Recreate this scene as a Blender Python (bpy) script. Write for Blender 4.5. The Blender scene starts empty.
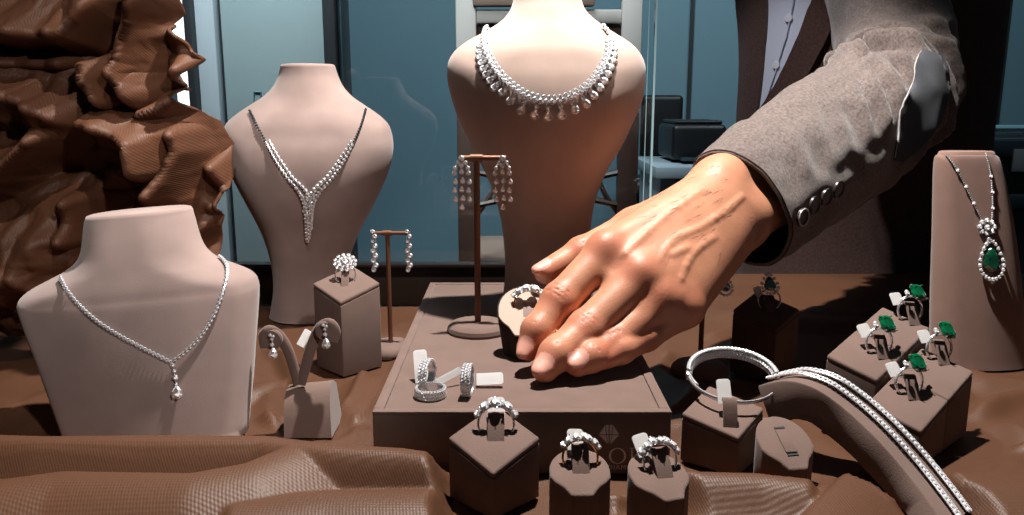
import bpy, bmesh, math, random
import numpy as np
from mathutils import Vector, Matrix, noise
from mathutils.bvhtree import BVHTree
random.seed(7); np.random.seed(7)
S = bpy.context.scene
COL = S.collection
PI = math.pi
V = Vector

# ------------------------------------------------------------------ camera
FPX, W, H = 800.0, 1024, 515
EYE = V((0, 0, 0.224))
PITCH = math.atan(157.5 / FPX)
FWD = V((0, math.cos(PITCH), -math.sin(PITCH)))
UP = V((0, math.sin(PITCH), math.cos(PITCH)))
cam = bpy.data.cameras.new('camera')
cam.sensor_width = 36.0
cam.lens = FPX / W * 36.0
cam.clip_start = 0.01
co = bpy.data.objects.new('camera', cam)
COL.objects.link(co)
co.location = EYE
co.rotation_euler = (PI / 2 - PITCH, 0, 0)
S.camera = co

def ray(px, py):
    return FWD + V((1, 0, 0)) * ((px - 512) / FPX) - UP * ((py - 257.5) / FPX)
def P(px, py, Y):
    """world point seen at that pixel at distance Y"""
    d = ray(px, py)
    return EYE + d * (Y / d.y)
def G(px, py, z=0.0):
    """world point seen at that pixel on the level z"""
    d = ray(px, py)
    return EYE + d * ((z - EYE.z) / d.z)

# ------------------------------------------------------------------ materials
def lin(c):
    return tuple((v / 12.92 if v <= .04045 else ((v + .055) / 1.055) ** 2.4) for v in (x / 255 for x in c)) + (1,)

def mat(name, rgb, rough=.6, metal=0., spec=.5, sheen=0., var=0., vscale=40, bump=0., bscale=400, bdist=.001,
        wave=0., wscale=500, emit=None, coat=0., sss=0., detail=4, dirv=None):
    m = bpy.data.materials.new(name); m.use_nodes = True
    nt = m.node_tree; N = nt.nodes; L = nt.links
    b = N['Principled BSDF']
    b.inputs['Base Color'].default_value = lin(rgb)
    b.inputs['Roughness'].default_value = rough
    b.inputs['Metallic'].default_value = metal
    b.inputs['Specular IOR Level'].default_value = spec
    b.inputs['Sheen Weight'].default_value = sheen
    b.inputs['Coat Weight'].default_value = coat
    if sss:
        b.inputs['Subsurface Weight'].default_value = sss
        b.inputs['Subsurface Radius'].default_value = (.006, .002, .001)
        b.inputs['Subsurface Scale'].default_value = 1.0
    tc = N.new('ShaderNodeTexCoord')
    out = tc.outputs['Object']
    if dirv:
        mp = N.new('ShaderNodeMapping'); mp.inputs['Scale'].default_value = dirv
        L.new(out, mp.inputs['Vector']); out = mp.outputs['Vector']
    if var:
        n = N.new('ShaderNodeTexNoise'); n.inputs['Scale'].default_value = vscale; n.inputs['Detail'].default_value = detail
        L.new(out, n.inputs['Vector'])
        mx = N.new('ShaderNodeMix'); mx.data_type = 'RGBA'
        c = lin(rgb)
        mx.inputs['A'].default_value = tuple(x * (1 - var) for x in c[:3]) + (1,)
        mx.inputs['B'].default_value = tuple(min(1, x * (1 + var)) for x in c[:3]) + (1,)
        L.new(n.outputs['Fac'], mx.inputs['Factor']); L.new(mx.outputs['Result'], b.inputs['Base Color'])
    last = None
    if bump:
        n = N.new('ShaderNodeTexNoise'); n.inputs['Scale'].default_value = bscale; n.inputs['Detail'].default_value = 3
        L.new(out, n.inputs['Vector'])
        bp = N.new('ShaderNodeBump'); bp.inputs['Strength'].default_value = bump; bp.inputs['Distance'].default_value = bdist
        L.new(n.outputs['Fac'], bp.inputs['Height']); last = bp
    if wave:
        for ax in ((1, 0, .6), (0, 1, -.6)):
            mp = N.new('ShaderNodeVectorMath'); mp.operation = 'DOT_PRODUCT'
            v3 = V(ax).normalized() * wscale
            mp.inputs[1].default_value = v3
            L.new(tc.outputs['Object'], mp.inputs[0])
            sn = N.new('ShaderNodeMath'); sn.operation = 'SINE'
            L.new(mp.outputs['Value'], sn.inputs[0])
            bp = N.new('ShaderNodeBump'); bp.inputs['Strength'].default_value = wave; bp.inputs['Distance'].default_value = .0006
            L.new(sn.outputs[0], bp.inputs['Height'])
            if last: L.new(last.outputs['Normal'], bp.inputs['Normal'])
            last = bp
    if last: L.new(last.outputs['Normal'], b.inputs['Normal'])
    if emit:
        b.inputs['Emission Color'].default_value = lin(rgb); b.inputs['Emission Strength'].default_value = emit
    return m

def glass_mat(name):
    m = bpy.data.materials.new(name); m.use_nodes = True
    nt = m.node_tree; N = nt.nodes; L = nt.links
    N.remove(N['Principled BSDF'])
    t = N.new('ShaderNodeBsdfTransparent'); t.inputs['Color'].default_value = (.93, .96, .97, 1)
    g = N.new('ShaderNodeBsdfGlossy'); g.inputs['Roughness'].default_value = .02
    f = N.new('ShaderNodeFresnel'); f.inputs['IOR'].default_value = 1.5
    mx = N.new('ShaderNodeMixShader')
    L.new(f.outputs[0], mx.inputs[0]); L.new(t.outputs[0], mx.inputs[1]); L.new(g.outputs[0], mx.inputs[2])
    L.new(mx.outputs[0], N['Material Output'].inputs[0])
    return m

M = dict(
    suede=mat('beige_suede', (154, 134, 128), .92, sheen=.25, spec=.15, var=.36, detail=7, vscale=24, bump=.14, bscale=1300, bdist=.0006),
    suede_big=mat('warm_beige_suede', (168, 146, 136), .92, sheen=.25, spec=.15, var=.26, detail=7, vscale=20, bump=.14, bscale=1300, bdist=.0006),
    suede_dark=mat('taupe_suede', (116, 96, 88), .93, sheen=.2, spec=.12, var=.14, vscale=60, bump=.35, bscale=1200, bdist=.0005),
    suede_shaded=mat('shaded_suede', (84, 64, 56), .93, sheen=.15, spec=.1, var=.15, vscale=60, bump=.3, bscale=1200, bdist=.0005),  # same suede as the other blocks, the hand's shade put into its colour
    leather=mat('brown_leather_cloth', (86, 57, 40), .50, spec=.3, var=.14, vscale=14, bump=.2, bscale=350, bdist=.0008, wave=.09, wscale=4300),
    drape=mat('brown_leather_drape', (90, 57, 39), .55, spec=.32, var=.14, vscale=14, bump=.2, bscale=350, bdist=.0008, wave=.12, wscale=4300),
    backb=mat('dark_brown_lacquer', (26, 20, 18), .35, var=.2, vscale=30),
    rod=mat('bronze_rod', (112, 74, 54), .45, metal=.3, spec=.4),
    silver=mat('white_gold', (232, 232, 236), .26, metal=.8),
    gold=mat('yellow_gold', (226, 172, 96), .18, metal=1.),
    tag=mat('white_card', (240, 240, 240), .6),
    tagink=mat('grey_print', (140, 140, 146), .7),
    glass=glass_mat('clear_glass'),
    glass_edge=mat('glass_edge', (150, 178, 182), .2),
    wall=mat('teal_wall', (100, 132, 144), .6, var=.06, vscale=3),
    wall_l=mat('pale_teal_door', (150, 170, 174), .55, var=.05, vscale=4),
    trim=mat('pale_grey_frame', (186, 200, 208), .5),
    dark=mat('dark_trim', (38, 42, 46), .5),
    lamp=mat('lit_white_strip', (255, 252, 246), .5, emit=1.3),
    floor=mat('dark_floor', (60, 54, 50), .6, var=.1, vscale=5),
    chairw=mat('dark_chair_wood', (74, 52, 44), .45, var=.2, vscale=20, dirv=(6, 6, 1)),
    chairp=mat('pale_chair_frame', (212, 206, 200), .5, var=.06, vscale=15),
    chairf=mat('beige_chair_fabric', (172, 146, 132), .9, bump=.2),
    black=mat('black_plastic', (18, 18, 20), .45, bump=.05),
    desk=mat('grey_desk', (150, 168, 178), .5),
    steel=mat('dark_steel', (70, 84, 92), .35, metal=.6),
    paper=mat('teal_paper', (120, 160, 172), .6),
    print=mat('grey_lettering', (205, 196, 192), .6),
    line=mat('groove', (96, 78, 70), .95),
)

def gem_mat(name, rgb, rough=.06, trans=0., spec=1., dark=None):
    m = bpy.data.materials.new(name); m.use_nodes = True
    b = m.node_tree.nodes['Principled BSDF']
    b.inputs['Base Color'].default_value = lin(rgb)
    b.inputs['Roughness'].default_value = rough
    b.inputs['Specular IOR Level'].default_value = spec
    b.inputs['IOR'].default_value = 2.0
    b.inputs['Transmission Weight'].default_value = trans
    return m
def sparkle(m, sc, amt, diff=None):
    """inner facets: every cell of the stone reflects in a direction of its own"""
    nt = m.node_tree; N = nt.nodes; L = nt.links; b = N['Principled BSDF']
    tc = N.new('ShaderNodeTexCoord'); vo = N.new('ShaderNodeTexVoronoi'); vo.inputs['Scale'].default_value = sc
    oi = N.new('ShaderNodeObjectInfo'); ad0 = N.new('ShaderNodeVectorMath'); ad0.operation = 'ADD'
    L.new(tc.outputs['Object'], ad0.inputs[0]); L.new(oi.outputs['Location'], ad0.inputs[1]); L.new(ad0.outputs[0], vo.inputs['Vector'])
    sb = N.new('ShaderNodeVectorMath'); sb.operation = 'SUBTRACT'; sb.inputs[1].default_value = (.5, .5, .5); L.new(vo.outputs['Color'], sb.inputs[0])
    scl = N.new('ShaderNodeVectorMath'); scl.operation = 'SCALE'; scl.inputs['Scale'].default_value = amt; L.new(sb.outputs[0], scl.inputs[0])
    g = N.new('ShaderNodeNewGeometry'); ad = N.new('ShaderNodeVectorMath'); ad.operation = 'ADD'
    L.new(g.outputs['Normal'], ad.inputs[0]); L.new(scl.outputs[0], ad.inputs[1])
    nm = N.new('ShaderNodeVectorMath'); nm.operation = 'NORMALIZE'; L.new(ad.outputs[0], nm.inputs[0]); L.new(nm.outputs[0], b.inputs['Normal'])
M['diamond'] = gem_mat('diamond', (250, 251, 255), .16, 0, 1.)
M['diamond'].node_tree.nodes['Principled BSDF'].inputs['Metallic'].default_value = .15
sparkle(M['diamond'], 3.2, 1.7)
M['emerald'] = gem_mat('emerald', (4, 104, 62), .10, .0)
sparkle(M['emerald'], 2.6, .9)
M['emerald_dk'] = gem_mat('deep_emerald', (2, 66, 40), .08, .0)
sparkle(M['emerald_dk'], 2.6, .7)

nt = M['tag'].node_tree; b_ = nt.nodes['Principled BSDF']
tl = nt.nodes.new('ShaderNodeBsdfTranslucent'); tl.inputs[0].default_value = (.95, .95, .95, 1)
mx = nt.nodes.new('ShaderNodeMixShader'); mx.inputs[0].default_value = .45
nt.links.new(b_.outputs[0], mx.inputs[1]); nt.links.new(tl.outputs[0], mx.inputs[2]); nt.links.new(mx.outputs[0], nt.nodes['Material Output'].inputs[0])
# ------------------------------------------------------------------ mesh building
class MB:
    def __init__(s): s.v = []; s.f = []; s.m = []; s.cur = 0
    def add(s, vs, fs):
        b = len(s.v); s.v += [V(p) for p in vs]
        for f in fs: s.f.append(tuple(i + b for i in f)); s.m.append(s.cur)
        return s
    def loft(s, rings, cap0=True, cap1=True, closed=True):
        n = len(rings[0]); vs = [p for r in rings for p in r]; fs = []
        for i in range(len(rings) - 1):
            for j in range(n if closed else n - 1):
                k = (j + 1) % n
                fs.append((i * n + j, i * n + k, (i + 1) * n + k, (i + 1) * n + j))
        if cap0: fs.append(tuple(reversed(range(n))))
        if cap1: fs.append(tuple((len(rings) - 1) * n + j for j in range(n)))
        return s.add(vs, fs)
    def tube(s, pts, r, n=10, cap=True, closed=False, up=None, flat=1.0):
        pts = [V(p) for p in pts]; m = len(pts)
        rs = r if hasattr(r, '__len__') else [r] * m
        t0 = (pts[1] - pts[0]).normalized()
        u = V(up) if up else (V((0, 0, 1)) if abs(t0.z) < .9 else V((1, 0, 0)))
        u = (u - t0 * u.dot(t0)).normalized(); rings = []
        for i, p in enumerate(pts):
            if closed: t = (pts[(i + 1) % m] - pts[i - 1]).normalized()
            else: t = (pts[min(i + 1, m - 1)] - pts[max(i - 1, 0)]).normalized()
            u = (u - t * u.dot(t)).normalized(); w = t.cross(u)
            rings.append([p + (u * math.cos(a) * flat + w * math.sin(a)) * rs[i] for a in (2 * PI * k / n for k in range(n))])
        if closed:
            vs = [p for q in rings for p in q]; fs = []
            for i in range(m):
                for j in range(n):
                    k = (j + 1) % n; i2 = (i + 1) % m
                    fs.append((i * n + j, i2 * n + j, i2 * n + k, i * n + k))
            return s.add(vs, fs)
        return s.loft(rings, cap, cap)
    def lathe(s, prof, n=32, c=(0, 0, 0), rot=None):
        c = V(c); rings = []
        for (r, z) in prof:
            ring = []
            for k in range(n):
                a = 2 * PI * k / n; p = V((r * math.cos(a), r * math.sin(a), z))
                if rot: p = rot @ p
                ring.append(c + p)
            rings.append(ring)
        return s.loft(rings)
    def box(s, c, d, bev=0., seg=2, rot=None, taper=1.):
        bm = bmesh.new(); bmesh.ops.create_cube(bm, size=1)
        for v in bm.verts:
            v.co = V((v.co.x * d[0] * (taper if v.co.z > 0 else 1), v.co.y * d[1] * (taper if v.co.z > 0 else 1), v.co.z * d[2]))
        if bev: bmesh.ops.bevel(bm, geom=bm.edges[:], offset=bev, segments=seg, affect='EDGES', profile=.5)
        return s.bm(bm, c, rot)
    def bm(s, bm, c=(0, 0, 0), rot=None):
        bm.verts.index_update(); c = V(c)
        s.add([(rot @ v.co if rot else v.co) + c for v in bm.verts], [[v.index for v in f.verts] for f in bm.faces])
        bm.free(); return s
    def prism(s, poly, h0, h1, bev=0., seg=2, top=None):
        """poly: xy outline, extruded h0..h1 (top(x,y) gives another upper height)"""
        bm = bmesh.new(); n = len(poly)
        lo = [bm.verts.new((p[0], p[1], h0)) for p in poly]
        hi = [bm.verts.new((p[0], p[1], top(p[0], p[1]) if top else h1)) for p in poly]
        for i in range(n): bm.faces.new((lo[i], lo[(i + 1) % n], hi[(i + 1) % n], hi[i]))
        bm.faces.new(list(reversed(lo))); bm.faces.new(hi)
        bmesh.ops.recalc_face_normals(bm, faces=bm.faces[:])
        if bev: bmesh.ops.bevel(bm, geom=bm.edges[:], offset=bev, segments=seg, affect='EDGES', profile=.5)
        return s.bm(bm)
    def xf(s, mtx):
        s.v = [mtx @ p for p in s.v]; return s
    def mesh(s, name, mats, smooth=35, recalc=True):
        me = bpy.data.meshes.new(name)
        me.from_pydata([tuple(p) for p in s.v], [], s.f)
        for m in (mats if isinstance(mats, (list, tuple)) else [mats]): me.materials.append(m)
        me.polygons.foreach_set('material_index', s.m)
        if recalc:
            bm = bmesh.new(); bm.from_mesh(me); bmesh.ops.recalc_face_normals(bm, faces=bm.faces[:]); bm.to_mesh(me); bm.free()
        if smooth:
            me.polygons.foreach_set('use_smooth', [True] * len(me.polygons))
            if smooth < 180: me.set_sharp_from_angle(angle=math.radians(smooth))
        me.update()
        return me
    def build(s, name, mats, parent=None, smooth=35, world=True, recalc=True):
        """world: the vertices are in world space; the parent chain only translates"""
        if parent is not None and world:
            o = wloc(parent); s.v = [p - o for p in s.v]
        return link(name, s.mesh(name, mats, smooth, recalc), parent)

def wloc(o):
    p = V(o.location)
    while o.parent is not None:
        o = o.parent; p = p + o.location
    return p
def link(name, data, parent=None):
    o = bpy.data.objects.new(name, data); COL.objects.link(o)
    if parent is not None: o.parent = parent
    return o
def tag(o, label, cat, group=None):
    o['label'] = label; o['category'] = cat
    if group: o['group'] = group
    return o
def thing(name, label, cat, loc=(0, 0, 0), group=None):
    o = link(name, None); o.location = loc; o.empty_display_size = .01
    return tag(o, label, cat, group)
def struct(o):
    o['kind'] = 'structure'; return o

def catmull(rows, sub):
    a = np.array(rows, float); n = len(a); out = []
    for i in range(n - 1):
        p0, p1, p2, p3 = a[max(i - 1, 0)], a[i], a[i + 1], a[min(i + 2, n - 1)]
        for k in range(sub):
            t = k / sub
            out.append(.5 * ((2 * p1) + (-p0 + p2) * t + (2 * p0 - 5 * p1 + 4 * p2 - p3) * t * t + (-p0 + 3 * p1 - 3 * p2 + p3) * t ** 3))
    out.append(a[-1]); return np.array(out)
def resample(pts, step=None, n=None):
    pts = [V(p) for p in pts]; d = [0]
    for a, b in zip(pts, pts[1:]): d.append(d[-1] + (b - a).length)
    n = n or max(2, int(round(d[-1] / step)) + 1); out = []; j = 0
    for i in range(n):
        t = d[-1] * i / (n - 1)
        while j < len(d) - 2 and d[j + 1] < t: j += 1
        f = (t - d[j]) / max(1e-9, d[j + 1] - d[j]); out.append(pts[j].lerp(pts[j + 1], f))
    return out

# gems: unit width 1 in xy, table towards +z
def gem_mesh(name, outline, m, crown=.22, pav=.45, table=.58):
    mb = MB(); n = len(outline)
    o = [V((x, y, 0)) for x, y in outline]
    tb = [V((p.x * table, p.y * table, crown)) for p in o]
    mid = [V(((o[i].x + o[(i + 1) % n].x) * .43, (o[i].y + o[(i + 1) % n].y) * .43, crown * .55)) for i in range(n)]
    low = [V((p.x, p.y, -.05)) for p in o]
    vs = o + tb + mid + low + [V((0, 0, -pav))]
    fs = []
    for i in range(n):
        k = (i + 1) % n
        fs += [(i, k, 2 * n + i), (i, 2 * n + i, n + i), (k, n + k, 2 * n + i), (n + i, 2 * n + i, n + k),
               (3 * n + i, 3 * n + k, k, i), (3 * n + k, 3 * n + i, 4 * n)]
    fs.append(tuple(n + i for i in range(n)))
    mb.add(vs, fs)
    return mb.mesh(name, m, smooth=0)
def circ(n, rx=.5, ry=.5, ph=0): return [(rx * math.cos(2 * PI * k / n + ph), ry * math.sin(2 * PI * k / n + ph)) for k in range(n)]
PEAR = []
for k in range(12):
    a = 2 * PI * k / 12 + PI / 2
    x, y = math.cos(a), math.sin(a)
    PEAR.append((.5 * x * (1 - .38 * max(0, y)) * (0.02 if k == 0 else 1), (.95 if y > 0 else .5) * y))
OCT = [(.5, .3), (.32, .5), (-.32, .5), (-.5, .3), (-.5, -.3), (-.32, -.5), (.32, -.5), (.5, -.3)]
GEM = {
    'round': gem_mesh('round_diamond', circ(8), M['diamond']),
    'pear': gem_mesh('pear_diamond', PEAR, M['diamond']),
    'emerald': gem_mesh('emerald_stone', OCT, M['emerald'], crown=.16, pav=.35, table=.66),
    'pear_emerald': gem_mesh('pear_emerald', PEAR, M['emerald_dk'], crown=.2, pav=.3, table=.6),
}
def frame(pos, nrm, up, sc):
    n = V(nrm).normalized(); u = V(up); u = (u - n * u.dot(n))
    u = u.normalized() if u.length > 1e-6 else n.orthogonal().normalized()
    r = u.cross(n)
    sx, sy, sz = sc if hasattr(sc, '__len__') else (sc, sc, sc)
    m = Matrix(((r.x * sx, u.x * sy, n.x * sz, pos[0]), (r.y * sx, u.y * sy, n.y * sz, pos[1]), (r.z * sx, u.z * sy, n.z * sz, pos[2]), (0, 0, 0, 1)))
    return m
def stone(kind, parent, pos, nrm, up=(0, 0, 1), sc=.002, name=None):
    o = link(name or {'round': 'diamond', 'pear': 'pear_diamond', 'emerald': 'emerald', 'pear_emerald': 'pear_emerald'}[kind], GEM[kind], parent)
    o.matrix_local = Matrix.Translation(-wloc(parent)) @ frame(pos, nrm, up, sc)
    return o
def lstone(kind, parent, pos, nrm, up=(0, 0, 1), sc=.002):
    """same in the parent's own space"""
    o = link({'round': 'diamond', 'pear': 'pear_diamond', 'emerald': 'emerald', 'pear_emerald': 'pear_emerald'}[kind], GEM[kind], parent)
    o.matrix_local = frame(pos, nrm, up, sc)
    return o
def bvh_of(mb): return BVHTree.FromPolygons([tuple(p) for p in mb.v], mb.f)
def hit(bvh, px, py, off=0.0):
    d = ray(px, py).normalized(); r = bvh.ray_cast(EYE, d)
    if r[0] is None:
        q = bvh.find_nearest(P(px, py, .7)); loc, nrm = q[0], q[1]
    else: loc, nrm = r[0], r[1]
    if nrm.dot(d) > 0: nrm = -nrm
    return loc + nrm * off, nrm
# ================================================================== setting
TZ = 0.040          # platform top
def bx(name, lo, hi, m, bev=0, parent=None):
    lo, hi = V(lo), V(hi); mb = MB(); mb.box((lo + hi) / 2, hi - lo, bev)
    return mb.build(name, m, parent)
FZ = -.78
struct(bx('floor', (-2.2, -.2, FZ - .05), (2.6, 3.1, FZ), M['floor']))
struct(bx('wall_back', (-2.2, 2.9, FZ), (2.6, 3.0, 2.2), M['wall']))
struct(bx('wall_right', (2.5, .9, FZ), (2.6, 2.9, 2.2), M['wall']))
struct(bx('wall_left', (-2.3, .9, FZ), (-2.2, 2.9, 2.2), M['wall']))
# panel seams on the back wall
for i, x in enumerate((690, 1003)):
    p = P(x, 60, 2.9); struct(bx('trim_%d' % (i + 1), (p.x - .006, 2.89, FZ), (p.x + .006, 2.8999, 2.2), M['dark']))
# pale door beside the drape, its frame, the bright strip of the lit opening and the dark corner post
D = 1.45
def strip(name, x0, x1, y0, y1, m, zt=1.1, zb=FZ, d=D):
    a, b = P(x0, 130, d).x, P(x1, 130, d).x
    return struct(bx(name, (a, d - .0 + y0, zb), (b, d + y1, zt), m, .002))
d1 = link('door_1', None); struct(d1)
def dpart(name, x0, x1, yo, th, m, zb=FZ, zt=1.1):
    a, b = P(x0, 130, D).x, P(x1, 130, D).x
    return bx(name, (a, D + yo, zb), (b, D + yo + th, zt), m, .002, d1)
dpart('door_panel', 228, 331, 0, .04, M['wall_l'])
dpart('door_stile', 205, 223.5, -.01, .06, M['trim'])
dpart('door_gap', 223.5, 228, .012, .02, M['dark'])
a = P(257, 104, D - .004)
mb = MB(); c = P(257.5, 104, D)
for (p, q) in (((254, 92), (254, 116)), ((254, 92), (261, 92)), ((261, 92), (261, 98)), ((261, 98), (258, 103)), ((258, 103), (262, 116)), ((254, 116), (262, 116))):
    mb.tube([P(p[0], p[1], D - .001), P(q[0], q[1], D - .001)], .0012, 6)
mb.build('door_keyhole_outline', M['wall'], d1)
strip('trim_4', 331, 343, -.03, .08, M['dark'])
strip('trim_5', 343, 347, -.01, .06, M['wall'])
strip('trim_6', 198, 205, -.03, .05, M['dark'])
w1 = link('window_1', None); struct(w1)
a, b = P(178, 130, D).x, P(198, 130, D).x
bx('window_light', (a, D + .01, FZ), (b, D + .03, 1.1), M['lamp'], 0, w1)
# --- table that carries the display
tb = thing('display_table', 'display table hidden under the brown leather cloth', 'table', (0, .7, FZ))
bx('tabletop', (-.8, .30, -.04), (.95, 1.03, -.004), M['dark'], .003, tb)
for x in (-.75, .9):
    for y in (.35, .98): bx('leg', (x - .03, y - .03, FZ), (x + .03, y + .03, -.04), M['dark'], .003, tb)

# --- brown cloth over the table
FOOT = [(-.29,.500,.037),(-.26,.500,.037),(-.225,.500,.037),(-.19,.500,.037),(-.2,.81,.068)] + [(x, y, r) for x, y, r in ((-.010,.420,.030),(-.010,.385,.026),(.036,.402,.020),(.036,.375,.020),(.078,.400,.021),(.078,.372,.020),(.156,.445,.020),(.131,.482,.027),(.225,.415,.017),(.232,.392,.018),(.214,.430,.016),(.266,.485,.036),(.30,.51,.036),(.255,.51,.035),(.285,.54,.035),(.43,.665,.072),(.206,.64,.028),(.16,.64,.026),(-.133,.655,.028),(-.111,.71,.026),(-.14,.515,.024))]
def seg_dist(x, y, pts):
    best = np.full(x.shape, 1e9); par = np.zeros(x.shape); side = np.zeros(x.shape)
    L = [0]
    for a, b in zip(pts, pts[1:]): L.append(L[-1] + math.hypot(b[0] - a[0], b[1] - a[1]))
    for i, (a, b) in enumerate(zip(pts, pts[1:])):
        dx, dy = b[0] - a[0], b[1] - a[1]; l2 = dx * dx + dy * dy
        t = np.clip(((x - a[0]) * dx + (y - a[1]) * dy) / l2, 0, 1)
        d = np.hypot(x - a[0] - t * dx, y - a[1] - t * dy)
        s = np.sign((x - a[0]) * dy - (y - a[1]) * dx)
        m = d < best
        best = np.where(m, d, best); side = np.where(m, s, side)
        par = np.where(m, (L[i] + t * math.sqrt(l2)) / L[-1], par)
    return best, side, par
def fbm(x, y, sc, seed, oct=4, ridged=False):
    out = np.zeros(x.shape); flat = out.ravel(); xs, ys = x.ravel(), y.ravel()
    for i in range(flat.size):
        a = 1.; f = sc; s = 0.
        for o in range(oct):
            n = noise.noise((xs[i] * f + seed, ys[i] * f - seed, seed * .37))
            s += a * ((1 - abs(n) * 2) if ridged else n); a *= .5; f *= 2.03
        flat[i] = s
    return flat.reshape(x.shape)
def sheet(name, X, Y, Z, m, th=.0025, parent=None):
    ny, nx = X.shape; mb = MB()
    vs = [(X[j, i], Y[j, i], Z[j, i]) for j in range(ny) for i in range(nx)]
    fs = [(j * nx + i, j * nx + i + 1, (j + 1) * nx + i + 1, (j + 1) * nx + i) for j in range(ny - 1) for i in range(nx - 1)]
    mb.add(vs, fs); o = mb.build(name, m, parent, smooth=180, recalc=False)
    if th:
        md = o.modifiers.new('thickness', 'SOLIDIFY'); md.thickness = th; md.offset = -1
    return o
def R(px, py, z):      # a ridge point: seen at the pixel, lying z above the table
    g = G(px, py, z); return (g.x, g.y)
def cloth_height(X, Y):
    Z = fbm(X, Y, 5, 3.1, 2) * .0028 + np.maximum(0, fbm(X, Y, 5, 8.2, 2, True) - .80) * .012 + .002
    Z = Z * np.clip((.855 - Y) / .12, 0, 1) + np.clip((Y - .88) / .1, 0, 1) * np.clip((1.0 - Y) / .1, 0, 1) * Z * np.where(X > .18, 1, 0)
    flat = np.ones(X.shape)
    for (fx, fy, fr) in FOOT:
        d = np.hypot(X - fx, Y - fy); flat *= np.clip((d - fr * .9) / (fr * .5), 0, 1)
    Z = Z * flat
    # bank of folds in front of the left bust
    def ridge(pts, h, wf, wb, p0=0., p1=1., e=.12, pw=1.0):
        d, s, t = seg_dist(X, Y, pts)
        w = np.where(s > 0, wf, wb)
        env = np.clip((t - p0) / e + .0, 0, 1) * np.clip((p1 - t) / e, 0, 1)
        env = env * env * (3 - 2 * env)
        d = np.sqrt(d * d + .0016 ** 2) - .0016
        return h * np.exp(-(d / w) ** (2 * pw)) * env
    def rmax(*a):
        nonlocal Z
        Z = np.maximum(Z, ridge(*a[:-1], **a[-1]))
    front = [R(-260, 434, .030), R(-80, 434, .030), R(40, 436, .031), R(150, 435, .031), R(260, 437, .030), R(330, 452, .026), R(400, 466, .020), R(470, 490, .012), R(520, 512, .004)]
    rmax(front, .031, .018, .022, dict(e=.08))
    low = [R(-300, 480, .030), R(-60, 480, .030), R(0, 478, .030), R(60, 470, .030), R(190, 472, .030), R(245, 462, .030), R(285, 446, .030)]
    rmax(low, .030, .042, .012, dict(e=.04, p1=1.05))
    fr2 = [R(200, 500, .026), R(330, 490, .024), R(430, 500, .018), R(480, 515, .010)]
    rmax(fr2, .022, .038, .03, dict(e=.10))
    rt = [R(560, 500, .006), R(640, 486, .014), R(690, 470, .019), R(760, 472, .019), R(816, 480, .018)]
    rmax(rt, .019, .020, .008, dict(e=.06, p1=1.04))
    rt2 = [R(780, 560, .020), R(822, 500, .020), R(850, 474, .018), R(930, 470, .019), R(1030, 474, .019), R(1200, 474, .019)]
    rmax(rt2, .019, .045, .010, dict(e=.05, p1=1.1))
    # long soft folds at the right and the back
    for pts, h, w in (([R(930, 352, .01), R(985, 372, .012), R(1080, 380, .012)], .012, .02),
                      ([R(960, 440, .008), R(1000, 425, .010), R(1100, 415, .010)], .009, .018),
                      ([R(690, 305, .006), R(820, 318, .008), R(940, 322, .006)], .008, .03),
                      ([R(255, 300, .01), R(330, 330, .0)], .008, .02),
                      ([R(190, 395, .012), R(256, 384, .010), R(300, 372, .008)], .010, .012),
                      ([R(310, 420, .008), R(350, 405, .010), R(378, 360, .008)], .008, .014)):
        Z = np.maximum(Z, ridge(pts, h, w, w, e=.3))
    for pp, h, w in (([(258, 338), (285, 352), (306, 400), (300, 440)], .012, .007), ([(330, 420), (352, 396), (372, 352)], .010, .008), ([(262, 404), (274, 418), (284, 440)], .011, .006), ([(345, 425), (362, 410), (376, 392)], .007, .005),
                     ([(690, 340), (735, 326), (810, 336)], .008, .010), ([(985, 320), (1030, 335), (1100, 330)], .010, .014), ([(965, 415), (1000, 396), (1080, 385)], .010, .010), ([(800, 300), (860, 314), (915, 302)], .008, .012), ([(660, 420), (690, 392), (700, 372)], .009, .006), ([(955, 450), (990, 440), (1060, 445)], .008, .007)):
        Z = np.maximum(Z, ridge([R(x, y, h * .6) for x, y in pp], h, w, w * .6, e=.25, pw=.8))
    for (fx, fy, fr) in FOOT:
        d = np.hypot(X - fx, Y - fy); k = np.clip((d - fr * .85) / .012, 0, 1); Z = Z * k
    Z = np.where((X > -.09) & (X < .102) & (Y > .448) & (Y < .805), 0, Z)
    Z -= .0015
    return Z

# --- platform
pl = thing('display_platform', 'low wide taupe suede platform with grey printed lettering on its front', 'platform', (0.006, .63, 0))
PX0, PX1, PY0, PY1 = -.0840, .0960, .453, .800
bx('platform_body', (PX0, PY0, 0), (PX1, PY1, TZ - .0012), M['suede_dark'], .0015, pl)
# raised rim all round and inset top board
mb = MB(); t = .0062
for lo, hi in (((PX0, PY0), (PX1, PY0 + t)), ((PX0, PY1 - t), (PX1, PY1)), ((PX0, PY0 + t), (PX0 + t, PY1 - t)), ((PX1 - t, PY0 + t), (PX1, PY1 - t))):
    mb.box(((lo[0] + hi[0]) / 2, (lo[1] + hi[1]) / 2, TZ - .0006), (hi[0] - lo[0], hi[1] - lo[1], .0022), .0006)
mb.build('platform_rim', M['suede_dark'], pl)
bx('top_pad', (PX0 + t + .0006, PY0 + t + .0006, TZ - .002), (PX1 - t - .0006, PY1 - t - .0006, TZ), M['suede_dark'], .0006, pl)
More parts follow.
